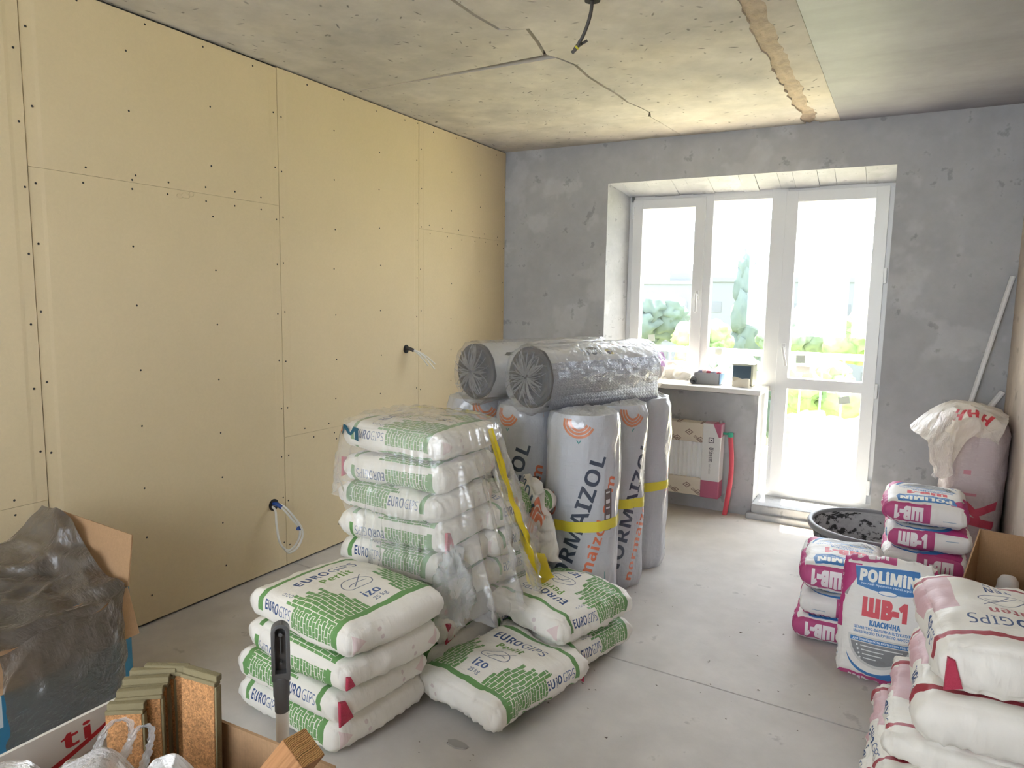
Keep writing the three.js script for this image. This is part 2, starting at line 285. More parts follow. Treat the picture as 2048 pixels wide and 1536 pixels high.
  s2.holes.push(new THREE.Path([[0.5, 0.9], [2.9, 0.9], [2.9, 2.4], [0.5, 2.4]].map((p) => new THREE.Vector2(...p))));
  const g2 = new THREE.ExtrudeGeometry(s2, { depth: 0.3, bevelEnabled: false }); g2.translate(0, 0, Z1); metreUV(g2);
  mesh('plaster', g2, M.wallR, wk);
  const w2 = struct('window_2', 'added unseen white window for fill light in the wall opposite the balcony door', 'window');
  mesh('frame', merge([box(0.5, 2.9, 0.9, 0.97, Z1 + 0.1, Z1 + 0.17), box(0.5, 2.9, 2.33, 2.4, Z1 + 0.1, Z1 + 0.17), ...[0.5, 1.26, 2.06, 2.83].map((x) => box(x, x + 0.07, 0.97, 2.33, Z1 + 0.1, Z1 + 0.17))]), M.pvc, w2);
  for (const x of [0.57, 1.33, 2.13]) mesh('pane', box(x, x + 0.7, 0.97, 2.33, Z1 + 0.13, Z1 + 0.131), M.glass, w2);
}
{
  // window and balcony door
  const w = struct('window_1', 'white plastic window of two lights above the sill', 'window');
  const zf = -0.32, zb = -0.25, zs = -0.232, bars = (x0, x1, y0, y1, b, z0, z1, bb = b, bt = b) => [rbox(x0, x0 + b, y0, y1, z0, z1, 0.004), rbox(x1 - b, x1, y0, y1, z0, z1, 0.004), rbox(x0 + b - 0.004, x1 - b + 0.004, y0, y0 + bb, z0, z1 - 0.0006, 0.004), rbox(x0 + b - 0.004, x1 - b + 0.004, y1 - bt, y1, z0, z1 - 0.0006, 0.004)];
  const pane = (x0, x1, y0, y1, z, o) => mesh('pane', box(x0 - 0.006, x1 + 0.006, y0 - 0.006, y1 + 0.006, z - 0.0005, z + 0.0005), M.glass, o);
  const bead = (x0, x1, y0, y1, z, o) => mesh('glazing_bead', merge(bars(x0 - 0.012, x1 + 0.012, y0 - 0.012, y1 + 0.012, 0.012, z, z + 0.014)), M.pvc, o);
  mesh('frame', merge([rbox(0.9, 0.995, 0.86, 2.29, zf, zb, 0.004), rbox(1.53, 1.592, 0.9, 2.25, zf, zb + 0.002, 0.004), rbox(1.992, 2.1, 0.86, 2.29, zf, zb + 0.004, 0.004), rbox(0.96, 2.0, 2.222, 2.3, zf, zb, 0.004), rbox(0.96, 2.0, 0.846, 0.96, zf, zb, 0.004), rbox(1.59, 1.995, 2.205, 2.235, zf, zb - 0.002, 0.004), rbox(1.59, 1.995, 0.95, 0.985, zf, zb - 0.002, 0.004)]), M.pvc, w);
  const s = mesh('sash', merge(bars(0.988, 1.538, 0.945, 2.238, 0.077, zf + 0.01, zs, 0.085, 0.07)), M.pvc, w);
  bead(1.066, 1.46, 1.031, 2.168, -0.262, s); bead(1.594, 1.99, 0.988, 2.203, -0.275, w);
  const p1 = pane(1.066, 1.46, 1.031, 2.168, -0.27, w), p2 = pane(1.594, 1.99, 0.988, 2.203, -0.28, w);
  { const x = 1.505, y = 1.53; mesh('handle', merge([rbox(x - 0.014, x + 0.014, y - 0.035, y + 0.035, zs, zs + 0.012, 0.004), rbox(x - 0.008, x + 0.008, y - 0.008, y + 0.008, zs, zs + 0.04, 0.003), rbox(x - 0.009, x + 0.009, y - 0.125, y + 0.012, zs + 0.034, zs + 0.048, 0.005)]), M.pvc, s); }
  const stick = (x, y, z, sw, shh, o, m, rot = 0) => { const g = new THREE.BoxGeometry(sw, shh, 0.0008); g.rotateZ(rot); g.translate(x, y, z); mesh('sticker', g, m, o); };
  stick(1.16, 1.20, -0.267, 0.05, 0.05, p1, M.sticker, 0.1); stick(1.67, 1.12, -0.277, 0.05, 0.05, p2, M.sticker); stick(1.72, 1.045, -0.277, 0.085, 0.045, p2, M.paper);
  mesh('hinge', merge([rbox(0.982, 0.998, 2.1, 2.19, zs - 0.01, zs + 0.008, 0.004), rbox(0.982, 0.998, 1.0, 1.09, zs - 0.01, zs + 0.008, 0.004)]), M.pvc, w);

  const d = struct('door_1', 'white glazed balcony door with a mid rail', 'door');
  mesh('frame', merge([rbox(2.06, 2.11, 0.095, 2.29, zf, zb, 0.004), rbox(2.7, 2.76, 0.095, 2.29, zf, zb, 0.004), rbox(2.06, 2.76, 2.235, 2.3, zf, zb + 0.0015, 0.004), rbox(2.06, 2.76, 0.095, 0.14, zf, zb + 0.0015, 0.004)]), M.pvc, d);
  const ds = mesh('door_sash', merge([...bars(2.087, 2.717, 0.135, 2.245, 0.079, zf + 0.01, zs, 0.09, 0.076), rbox(2.16, 2.645, 0.886, 0.962, zf + 0.01, zs, 0.004)]), M.pvc, d);
  bead(2.167, 2.637, 0.964, 2.167, -0.262, d); bead(2.167, 2.637, 0.228, 0.884, -0.262, d);
  const p3 = pane(2.167, 2.637, 0.964, 2.167, -0.27, d), p4 = pane(2.167, 2.637, 0.228, 0.884, -0.27, d);
  { const x = 2.128, y = 1.17; mesh('handle', merge([rbox(x - 0.014, x + 0.014, y - 0.035, y + 0.035, zs, zs + 0.012, 0.004), rbox(x - 0.008, x + 0.008, y - 0.008, y + 0.008, zs, zs + 0.045, 0.003), rbox(x - 0.009, x + 0.009, y - 0.01, y + 0.012, zs + 0.036, zs + 0.05, 0.005).translate(0, 0, 0), (() => { const g = new RoundedBoxGeometry(0.018, 0.13, 0.014, 2, 0.005); g.translate(0, -0.06, 0); g.rotateZ(0.22); g.translate(x, y, zs + 0.043); return metreUV(g); })()]), M.pvc, ds); }
  for (const y of [0.2, 0.86, 1.62]) mesh('hinge', rbox(2.716, 2.734, y, y + 0.1, zs - 0.014, zs + 0.012, 0.004), M.pvc, ds);
  stick(2.24, 1.095, -0.267, 0.06, 0.055, p3, M.sticker, 0.05); stick(2.26, 1.025, -0.267, 0.09, 0.045, p3, M.paper, -0.03); stick(2.535, 0.83, -0.267, 0.07, 0.05, p4, M.sticker, 0.2);
  const t = struct('trim_2', 'pale window sill board jutting out over the radiator', 'window sill');
  mesh('sill_board', rbox(0.84, 2.052, 0.864, 0.897, -0.252, 0.125, 0.006, 3), M.sill, t);
}

// ---------------------------------------------------------------- printed sacks
const SANS = 'sans-serif';
function fit(c, s, x, y, w, h, font = 'bold', align = 'left', heavy = 0) {  // text stretched to a width and cap height
  c.save(); c.font = `${font} 100px ${SANS}`; c.textBaseline = 'alphabetic'; const m = c.measureText(s).width; c.translate(align === 'center' ? x - w / 2 : x, y); c.scale(w / m, h / 72); c.fillText(s, 0, 0); if (heavy) { c.lineWidth = heavy; c.lineJoin = 'miter'; c.strokeStyle = c.fillStyle; c.strokeText(s, 0, 0); } c.restore();
}
function bricks(c, x0, y0, x1, y1, step, seed) {               // running courses with a ragged upper end
  const bw = 25, bh = 74; let k = 0;
  for (let x = x0; x < x1 - 4; x += bw + 6, k++) {
    const top = y0 + step(k) * (bh + 6); let y = y1 - (k % 2 ? bh * 0.5 : 0);
    while (y > top) { const h = Math.min(bh, y - top); c.fillRect(x, y - h, bw, h - 5); y -= bh + 1; }
    if (k % 2) c.fillRect(x, y1 - bh * 0.5 + 2, bw, bh * 0.5 - 2);
  }
}
function sackAtlas(kind) {
  return canvas(1024, 1488, (c) => {
    c.fillStyle = kind === 'polimin' ? '#e9e7e3' : '#efece3'; c.fillRect(0, 0, 1024, 1488);
    const band = kind === 'green' ? '#6b9a5c' : '#a8414c', navy = '#37507f';
    c.save(); c.transform(0, -1, 1, 0, 0, 768);               // page: a across 0..768, b down 0..1024
    if (kind !== 'polimin') {
      c.fillStyle = band; c.fillRect(0, 108, 768, 42); c.fillRect(0, 884, 768, 46);
      c.fillStyle = navy; fit(c, 'EURO', 150, 322, 250, 84); c.fillStyle = '#56688e'; fit(c, 'GIPS', 404, 322, 210, 84, 'normal');
      c.fillStyle = kind === 'green' ? '#6c9a45' : '#b5636a'; fit(c, kind === 'green' ? 'Perlit' : 'Saten', 262, 430, 235, 74);
      c.strokeStyle = 'rgba(80,92,120,.8)'; c.lineWidth = 7; c.beginPath(); c.moveTo(300, 560); c.bezierCurveTo(330, 500, 420, 480, 470, 520); c.bezierCurveTo(520, 560, 520, 620, 470, 640); c.lineTo(330, 640); c.bezierCurveTo(290, 630, 280, 590, 300, 560); c.stroke();
      c.beginPath(); c.moveTo(330, 600); c.bezierCurveTo(380, 560, 430, 560, 480, 580); c.moveTo(360, 620); c.lineTo(440, 540); c.lineTo(500, 480); c.stroke();
      c.fillStyle = '#4a6192'; fit(c, kind === 'green' ? 'izo' : 'TEN', 330, 770, 130, 76); c.fillStyle = '#7b869c'; fit(c, '25 kg', 352, 836, 100, 38);
      c.fillStyle = kind === 'green' ? '#71a062' : '#dcbcc0';
      if (kind === 'green') { bricks(c, 0, 380, 262, 884, (k) => [0, 0.5, 0.2, 1.2, 0.6, 1.7, 1.2, 3.2, 4.4][k] ?? 4, 3); bricks(c, 520, 380, 768, 884, (k) => [4.6, 3.2, 1.6, 2, 1.2, 1.4, 0.4, 0][k] ?? 0, 4); }
      else { c.fillRect(0, 420, 150, 464); c.fillRect(620, 420, 148, 464); }
      c.strokeStyle = '#8b93a5'; c.lineWidth = 5; for (const b of [300, 340, 380]) { c.beginPath(); c.arc(60, b, 12, 0, 6.3); c.stroke(); }
    } else {
      c.fillStyle = '#e8e6e2'; c.fillRect(0, 0, 768, 1024);
      c.fillStyle = '#b53a78'; c.beginPath(); c.moveTo(0, 40); c.lineTo(150, 40); c.bezierCurveTo(130, 160, 60, 260, 0, 330); c.fill();
      c.fillStyle = '#9a9797'; c.beginPath(); c.moveTo(0, 330); c.lineTo(70, 240); c.lineTo(40, 330); c.fill();
      c.fillStyle = '#b53a78'; c.beginPath(); c.moveTo(768, 560); c.bezierCurveTo(740, 780, 560, 960, 300, 1024); c.lineTo(768, 1024); c.fill();
      c.fillStyle = '#8d8a8c'; c.beginPath(); c.moveTo(768, 500); c.bezierCurveTo(760, 600, 700, 720, 640, 770); c.lineTo(768, 640); c.fill();
      c.fillStyle = '#3c78b5'; c.beginPath(); c.moveTo(90, 60); c.lineTo(640, 30); c.lineTo(665, 150); c.lineTo(640, 240); c.quadraticCurveTo(430, 300, 120, 230); c.fill();
      c.strokeStyle = '#dfe6ee'; c.lineWidth = 5; c.stroke(); c.fillStyle = '#efefe8'; fit(c, 'POLiMiN', 130, 180, 500, 96, 'bold', 'left', 8);
      c.fillStyle = '#cfe0ee'; fit(c, 'теплий будинок твоєї мрії', 150, 214, 430, 18);
      c.fillStyle = '#eee'; c.beginPath(); c.ellipse(385, 262, 80, 20, 0, 0, 6.3); c.fill(); c.strokeStyle = '#3c78b5'; c.stroke();
      c.fillStyle = '#d65560'; fit(c, 'ШВ-1', 175, 480, 400, 150, 'bold', 'left', 11);
      c.fillStyle = '#3c78b5'; fit(c, 'КЛАСИЧНА', 250, 560, 260, 44, 'bold', 'left', 7); fit(c, 'ЦЕМЕНТНО-ВАПНЯНА ШТУКАТУРКА', 120, 602, 520, 24); fit(c, 'МАШИННОГО ТА РУЧНОГО НАНЕСЕННЯ', 120, 638, 530, 24);
      c.fillStyle = '#cfcfcc'; c.beginPath(); c.moveTo(80, 660); c.lineTo(640, 660); c.bezierCurveTo(590, 840, 440, 940, 300, 925); c.bezierCurveTo(140, 900, 90, 800, 80, 660); c.fill();
      c.fillStyle = '#3c78b5'; c.fillRect(100, 676, 520, 34); c.fillStyle = '#e5edf3'; fit(c, 'ДЛЯ ЗОВНІШНІХ ТА ВНУТРІШНІХ РОБІТ', 120, 702, 470, 18);
      c.fillStyle = '#85878a'; c.beginPath(); c.moveTo(106, 718); c.lineTo(600, 718); c.bezierCurveTo(540, 840, 420, 915, 300, 900); c.bezierCurveTo(170, 880, 120, 800, 106, 718); c.fill();
      c.fillStyle = '#dfe2e2'; for (const [b, l] of [[745, 360], [780, 190], [815, 170], [850, 110]]) { c.beginPath(); c.arc(160 + (b - 745) * 0.3, b, 9, 0, 6.3); c.fill(); c.fillRect(190 + (b - 745) * 0.3, b - 5, l, 9); }
      c.fillStyle = '#3c78b5'; c.beginPath(); c.moveTo(70, 820); c.bezierCurveTo(120, 960, 280, 1010, 440, 950); c.bezierCurveTo(580, 880, 650, 760, 690, 640); c.bezierCurveTo(680, 840, 600, 980, 420, 1005); c.bezierCurveTo(240, 1024, 100, 980, 70, 820); c.fill();
    }
    c.restore();
    for (const [k, y] of [[0, 768], [1, 948]]) {               // the two long sides
      c.save(); c.beginPath(); c.rect(0, y, 1024, 180); c.clip();
      if (kind !== 'polimin') {
        c.fillStyle = band; if (k === 0) { c.fillRect(108, y, 42, 110); c.fillRect(884, y, 46, 130); } else { c.fillRect(94, y, 46, 130); c.fillRect(874, y, 42, 110); }
        c.fillStyle = navy; const x = k ? 560 : 168; fit(c, 'EURO', x, y + 92, 165, 62); c.fillStyle = '#6a7b9c'; fit(c, 'GIPS', x + 170, y + 92, 130, 62, 'normal');
        if (kind === 'green') { c.fillStyle = '#71a062'; const a = k ? 140 : 484, b = k ? 540 : 884; for (let q = a, n = 0; q < b - 6; q += 28, n++) for (let e = -20 - (n % 2) * 26; e < 118; e += 52) { const t = Math.max(0, e), h = Math.min(118, e + 48) - t; if (h > 0) c.fillRect(q, y + t, 22, h); } }
        else { c.fillStyle = '#d9b3b8'; c.fillRect(k ? 160 : 500, y, 340, 90); }
      } else {
        c.fillStyle = '#b53a78'; c.fillRect(k ? 400 : 0, y, 624, 180); c.fillStyle = '#ece6e8'; fit(c, 'ШВ-1', k ? 520 : 140, y + 130, 340, 84);
        c.fillStyle = '#4d8fc0'; c.fillRect(k ? 140 : 790, y + 60, 100, 60);
      }
      c.restore();
    }
    for (const [k, y] of [[0, 1128], [1, 1308]]) {             // the two ends
      c.save(); c.beginPath(); c.rect(0, y, 1024, 180); c.clip();
      if (kind === 'polimin') { c.fillStyle = '#b84c80'; c.fillRect(k ? 434 : 0, y, 590, 180); c.fillStyle = '#ece6e8'; fit(c, 'ШВ-1', k ? 520 : 130, y + 136, 380, 100, 'bold', 'left', 11); c.fillStyle = '#9fb3c4'; c.fillRect(k ? 120 : 720, y + 60, 160, 6); }
      else { c.fillStyle = 'rgba(190,160,165,.4)'; for (const [x, e] of k ? [[700, 60], [720, 110]] : [[300, 60], [330, 108]]) { c.beginPath(); c.ellipse(x, y + e, 17, 13, 0, 0, 6.3); c.fill(); } c.fillStyle = 'rgba(215,170,178,.4)'; c.beginPath(); if (k) { c.moveTo(990, y + 30); c.lineTo(860, y + 90); c.lineTo(980, y + 150); } else { c.moveTo(34, y + 30); c.lineTo(164, y + 90); c.lineTo(44, y + 150); } c.fill(); }
      c.restore();
    }
  });
}
const sackMat = Object.fromEntries(['green', 'red', 'polimin'].map((k) => [k, phy({ map: sackAtlas(k), roughness: 0.55, bumpMap: rep(T.wrinkle, 2.2), bumpScale: 0.004, side: THREE.FrontSide })]));
function sackGeo({ L, W, T: th, seed = 1, side = 0.62, wr = 1, sag = 0, bulge = 1, flip = '' }) {
  const pos = [], uv = [], idx = [], sp = (t) => 0.45 * t + 0.55 * Math.sin(t * Math.PI / 2);
  const put = (a, b, c, s, t) => {
    const hh = th / 2 * (side + (1 - side) * bulge * (1 - Math.abs(a) ** 2.6) * (1 - Math.abs(c) ** 2.6)) * (1 - 0.12 * Math.abs(a) ** 8 * Math.abs(c) ** 8);
    const q = [a * L / 2, b * hh, c * W / 2], half = [L / 2, hh, W / 2], rr = Math.min(0.6 * hh, 0.036), inn = q.map((v, k) => clamp(v, -half[k] + rr, half[k] - rr)), d = q.map((v, k) => v - inn[k]), l = Math.hypot(...d) || 1, n = d.map((v) => v / l);
    let p = inn.map((v, k) => v + n[k] * rr);
    const ex = Math.exp(-(1 - Math.abs(a)) * 7), ez = Math.exp(-(1 - Math.abs(c)) * 7);
    const low = N3(p[0] * 3.2 + seed * 7, p[1] * 3, p[2] * 3.2) * 0.0075, mid = N3(p[0] * 11 + seed, p[1] * 14, p[2] * 11) * 0.0028;
    const pl = (1 - Math.abs(N2(p[2] * 17 + seed * 3, a * 1.2 + p[1] * 6))) ** 3 * ex * 0.007 + (1 - Math.abs(N2(p[0] * 15 + seed * 5, c * 1.2 + p[1] * 6))) ** 3 * ez * 0.0055;
    const e = wr * (low + mid + pl - 0.003 * (ex + ez));
    p = p.map((v, k) => v + n[k] * e);
    p[0] += Math.sign(a) * 0.012 * (1 - b * b) * (Math.abs(a) > 0.99 ? 1 : 0); p[2] += Math.sign(c) * 0.01 * (1 - b * b) * (Math.abs(c) > 0.99 ? 1 : 0);
    p[1] -= sag * (a * a) * L * 0.2 + 0; p[0] *= 1 - 0.02 * c * c; p[2] *= 1 - 0.03 * a * a + 0.02 * a ** 6;
    pos.push(...p); uv.push(s / 1024, 1 - t / 1488);
  };
  const face = (nu, nv, f) => { const o = pos.length / 3; for (let j = 0; j <= nv; j++) for (let i = 0; i <= nu; i++) f(sp(i / nu * 2 - 1), sp(j / nv * 2 - 1)); for (let j = 0; j < nv; j++) for (let i = 0; i < nu; i++) { const a = o + j * (nu + 1) + i, b = a + 1, c = a + nu + 1, e = c + 1; idx.push(a, c, e, a, e, b); } };
  const U = 40, V = 32, S = 8;
  face(U, V, (a, c) => put(a, 1, c, 512 + 510 * a, 384 + 382 * c));
  face(U, V, (a, c) => put(-a, -1, c, 512 - 510 * a, 384 - 382 * c));
  face(U, S, (a, b) => put(a, -b, 1, 512 + 510 * a, 858 + 88 * b));
  face(U, S, (a, b) => put(-a, -b, -1, 512 + 510 * a, 1038 + 88 * b));
  face(V, S, (c, b) => put(1, -b, -c, 512 + 508 * c, 1218 + 88 * b));
  face(V, S, (c, b) => put(-1, -b, c, 512 + 508 * c, 1398 + 88 * b));
  const g = new THREE.BufferGeometry(); g.setAttribute('position', new THREE.Float32BufferAttribute(pos, 3)); g.setAttribute('uv', new THREE.Float32BufferAttribute(uv, 2)); g.setIndex(idx);
  if (flip === 'x') g.rotateX(Math.PI); if (flip === 'z') g.rotateZ(Math.PI);
  smooth(g); g.computeBoundingBox(); g.translate(0, -g.boundingBox.min.y, 0); return g;
}
function sack(o) {                                             // o: name,label,group,kind,x,z,y,turn,valve:[end, side]
  const t = thing(o.name, o.label, 'sack', [o.x, o.y ?? 0, o.z], o.turn ?? 0, o.group);
  const g = sackGeo(o); mesh('sack_body', g, sackMat[o.kind], t);
  for (const [e, s] of o.valves ?? []) {
    const th = o.T, x = e * (o.L / 2 + 0.004), z = s * (o.W / 2 - 0.018), vs = o.vs ?? 1, f = mesh('valve_flap', (() => {
      const g2 = new THREE.ExtrudeGeometry(new THREE.Shape([[0, th * 0.3 * vs], [s * -0.02 * vs, th * 0.26 * vs], [s * -0.05 * vs, -th * 0.26 * vs], [s * 0.002, -th * 0.34 * vs]].map((p) => new THREE.Vector2(...p))), { depth: 0.006, bevelEnabled: true, bevelSize: 0.002, bevelThickness: 0.002, bevelSegments: 1 });
      g2.rotateY(Math.PI / 2); g2.scale(1, 1, -1); const p = g2.attributes.position; for (let i = 0; i < p.count; i++) p.setX(i, p.getX(i) * (1.2 + p.getY(i) / th) + N2(p.getY(i) * 60, p.getZ(i) * 60) * 0.003);
      g2.translate(e > 0 ? x - 0.004 : x - 0.006, th * 0.5, z); g2.computeVertexNormals(); return g2;
    })(), M.red, t); f.userData.label = 'folded red valve flap';
  }
  return t;
}
{
  const G1 = 'green-printed plaster sacks in the four-high stack', G2 = 'green-printed plaster sacks in the tall film-covered stack', G3 = 'green-printed plaster sacks beside the standing rolls';
  const base = { name: 'plaster_sack', kind: 'green', L: 0.53, W: 0.425, T: 0.118 }, ord = ['lowest', 'second', 'third', 'fourth', 'fifth', 'sixth', 'seventh'];
  [[1.15, 3.22, -0.12, 0, '', [], 'lowest of the four-high stack'], [1.165, 3.235, -0.13 + Math.PI, 0.116, '', [[-1, -1]], 'second up in the four-high stack, red flap at its end'], [1.215, 3.235, -0.16, 0.232, 'x', [[1, 1]], 'third up in the four-high stack, side almost plain white'], [1.245, 3.24, -0.16, 0.344, '', [], 'topmost of the four-high stack, print facing up']]
    .forEach(([x, z, turn, y, flip, valves, label], i) => sack({ ...base, x, z, y, turn, flip, valves, label: 'green-printed plaster sack, ' + label, group: G1, seed: i + 1, vs: i === 2 ? 0.5 : 1, T: i === 3 ? 0.15 : 0.122, bulge: i === 3 ? 1 : 0.8, side: i === 3 ? 0.72 : 0.88 }));
  [[1.15, 2.7, 0, '', [[1, 1]], -0.03], [1.135, 2.67, 0, '', [[1, 1]], 0.02], [1.15, 2.665, 0, '', [[1, 1]], -0.04], [1.12, 2.665, 0, '', [], -0.03], [1.12, 2.66, 0, 'x', [[1, 1]], 0.03], [1.115, 2.665, Math.PI, '', [], -0.04], [1.125, 2.655, 0, 'x', [[-1, 1]], 0.02], [1.13, 2.655, 0, '', [], -0.05]]
    .forEach(([x, z, t, flip, valves, dt], i) => sack({ ...base, L: 0.51, W: 0.41, x, z, y: i * 0.1195, turn: t + dt, flip, valves, seed: 20 + i, group: G2, T: i === 7 ? 0.14 : 0.124, bulge: i === 7 ? 1 : 0.8, side: i === 7 ? 0.7 : 0.88, label: i === 7 ? 'green and white plaster sack on top of the tall stack under clear film' : `green-printed plaster sack, ${ord[i]} from the floor in the tall film-covered stack` }));
  for (let i = 0; i < 5; i++) sack({ ...base, L: 0.42, W: 0.36, T: 0.126, x: 1.285 + 0.006 * (i % 2), z: 2.285, y: i * 0.121, turn: 1.31 + (i % 2) * 0.03, seed: 40 + i, bulge: 0.8, side: 0.88, group: 'plaster sacks wedged between the tall stack and the rolls', label: `plaster sack between the tall sack stack and the rolls, ${i === 4 ? 'topmost' : ord[i] + (i ? ' from the floor' : '')}` });
  sack({ ...base, L: 0.44, W: 0.40, T: 0.13, x: 1.685, z: 2.385, y: 0, turn: 1.31, seed: 51, bulge: 0.8, side: 0.86, group: G3, label: 'flattened plaster sack on the floor beneath another, against the wrapped roll' });
  sack({ ...base, L: 0.45, W: 0.42, T: 0.165, x: 1.67, z: 2.41, y: 0.122, turn: 1.29, seed: 53, side: 0.66, wr: 1.8, group: G3, label: 'plump plaster sack with upside-down print lying on a flattened one by the roll' });
  sack({ ...base, L: 0.5, W: 0.43, T: 0.155, x: 1.635, z: 2.845, y: 0, turn: -1.80, seed: 57, side: 0.68, wr: 1.9, valves: [[-1, -1]], group: G3, label: 'single dusty plaster sack lying flat on the floor in front of the others' });

  const GR = 'red-printed plaster sacks in the pile by the right wall';
  [[3.065, 2.6, 1.50, 0, 'lowest', 0.098], [3.085, 2.63, 1.62, 0.092, 'second from the floor', 0.098], [3.115, 2.6, 1.53, 0.184, 'third from the floor', 0.1], [3.175, 2.635, 1.60, 0.279, 'fourth from the floor', 0.152], [3.19, 2.615, 1.68, 0.424, '', 0.185]]
    .forEach(([x, z, turn, y, w, th], i) => sack({ name: 'plaster_sack', kind: 'red', L: 0.54, W: 0.41, T: th, x, z, y, turn, seed: 70 + i * 3, side: i === 4 ? 0.74 : 0.88, bulge: i === 4 ? 1 : 0.8, wr: 1.7, group: GR, vs: 0.75, valves: i === 4 ? [[-1, -1]] : [], label: i === 4 ? 'white plaster sack with a dark red band and red flap, topmost of its pile' : `off-white sack under the red-banded sack, ${w} in that pile` }));

  const GA = 'magenta plaster sacks stacked by the black tub', GB = 'magenta plaster sacks stacked behind the upright sack';
  const sm = { name: 'render_sack', kind: 'polimin', T: 0.122 };
  [[3.02, 1.165, 'z'], [3.03, 1.165, ''], [3.02, 1.17, 'x'], [3.025, 1.165, ''], [3.01, 1.165, 'z']].forEach(([x, z, flip], i) => sack({ ...sm, L: 0.40, W: 0.33, T: i === 4 ? 0.135 : 0.122, x, z, y: i * 0.116, turn: -Math.PI / 2 + (i % 2 ? 0.03 : -0.02), flip, seed: 90 + i, side: i === 4 ? 0.8 : 0.88, bulge: 0.8, group: GA, label: `magenta render sack in the five-high stack by the black tub, ${i === 4 ? 'topmost' : ord[i]}` }));
  [[2.70, 1.585, 'z'], [2.715, 1.58, 'x'], [2.70, 1.585, 'z']].forEach(([x, z, flip], i) => sack({ ...sm, L: 0.40, W: 0.34, T: i === 2 ? 0.16 : 0.115, x, z, y: i * 0.108, turn: -Math.PI / 2 + (i - 1) * 0.03 + 0.04, flip, seed: 100 + i, side: i === 2 ? 0.74 : 0.88, bulge: i === 2 ? 1 : 0.8, group: GB, label: `magenta render sack in the low stack behind the upright sack, ${['lowest', 'middle', 'topmost'][i]}` }));
  const t = thing('render_sack', 'white and magenta render sack standing upright with a blue header and red lettering', 'sack', [2.885, 0.0, 1.96], 0);
  const g = sackGeo({ L: 0.455, W: 0.315, T: 0.12, seed: 120, side: 0.6, wr: 1.2 }); g.translate(0, -0.06, 0); g.rotateY(-Math.PI / 2); g.rotateX(Math.PI / 2 - 0.2); g.computeBoundingBox(); g.translate(0, -g.boundingBox.min.y, 0);
  mesh('sack_body', g, sackMat.polimin, t);
}

// ---------------------------------------------------------------- wrapped insulation rolls
const rollTex = canvas(1200, 1020, (c) => {                    // once round the roll by its height
  c.fillStyle = '#c2c5cb'; c.fillRect(0, 0, 1200, 1020);
  const r = rng(14); for (let k = 0; k < 500; k++) { c.fillStyle = `rgba(${r() < 0.5 ? '255,255,255' : '90,95,105'},${0.03 + r() * 0.05})`; c.fillRect(r() * 1200, r() * 1020, 2 + r() * 40, 1 + r() * 3); }
  for (const x of [250, 850]) {
    c.save(); c.translate(x, 975); c.rotate(-1.27); c.fillStyle = '#3b4659'; fit(c, 'NORMAIZOL', 30, 40, 790, 82); c.fillStyle = '#dd7450'; fit(c, 'normaizol.com', 40, 150, 700, 62); c.restore();
    c.strokeStyle = '#d98d6b'; c.lineWidth = 12; for (const q of [46, 62, 78]) { c.beginPath(); c.ellipse(x + 130, 20, q, q * 1.1, 0.3, 0.2, 2.9); c.stroke(); }
    c.strokeStyle = '#d98878'; c.lineWidth = 9; c.beginPath(); c.ellipse(x - 30, 470, 34, 46, -0.3, 0, 6.3); c.moveTo(x - 60, 440); c.lineTo(x - 10, 400); c.moveTo(x - 70, 560); c.bezierCurveTo(x - 40, 520, x, 540, x + 6, 590); c.stroke();
    c.fillStyle = '#5d5350'; c.fillRect(x + 275, 370, 54, 210); c.fillStyle = '#cfd0d2'; for (let k = 0; k < 5; k++) c.fillRect(x + 285, 384 + k * 39, 32, 8 + (k % 2) * 12);
    c.strokeStyle = '#3f8f8d'; c.lineWidth = 4; c.beginPath(); c.moveTo(x + 120, 120); c.lineTo(x + 130, 136); c.lineTo(x + 140, 120); c.moveTo(x + 300, 800); c.lineTo(x + 300, 900); c.lineTo(x + 288, 880); c.stroke();
  }
});
const MR = {
  wrap: phy({ map: rollTex, roughness: 0.3, clearcoat: 0.8, clearcoatRoughness: 0.12, bumpMap: rep(T.wrinkle, 5, 3), bumpScale: 0.006 }),
  tape: phy({ color: C3(0.78, 0.68, 0.06), roughness: 0.3, clearcoat: 0.5 }),
  core: std({ color: C3(0.035, 0.036, 0.04), roughness: 0.7 }),
  outer: phy({ color: C3(0.6, 0.6, 0.6), roughness: 0.35, bumpMap: rep(T.wrinkle, 4, 4), bumpScale: 0.004 }),
  printed: phy({ map: canvas(1024, 1024, (c) => { c.fillStyle = '#cdcfd2'; c.fillRect(0, 0, 1024, 1024); c.fillStyle = '#55617a'; fit(c, 'NOR', 300, 132, 190, 58); c.fillStyle = '#dba08a'; fit(c, 'normaizol', 520, 60, 230, 30); c.fillStyle = '#c9b83c'; c.beginPath(); c.ellipse(560, 112, 34, 18, 0.4, 0, 6.3); c.fill(); }), roughness: 0.35, bumpMap: rep(T.wrinkle, 4, 4), bumpScale: 0.004 }),
  foil: std({ color: C3(0.35, 0.37, 0.42), metalness: 0.75, roughness: 0.32, bumpMap: rep(T.wrinkle, 9, 9), bumpScale: 0.006 }),
};
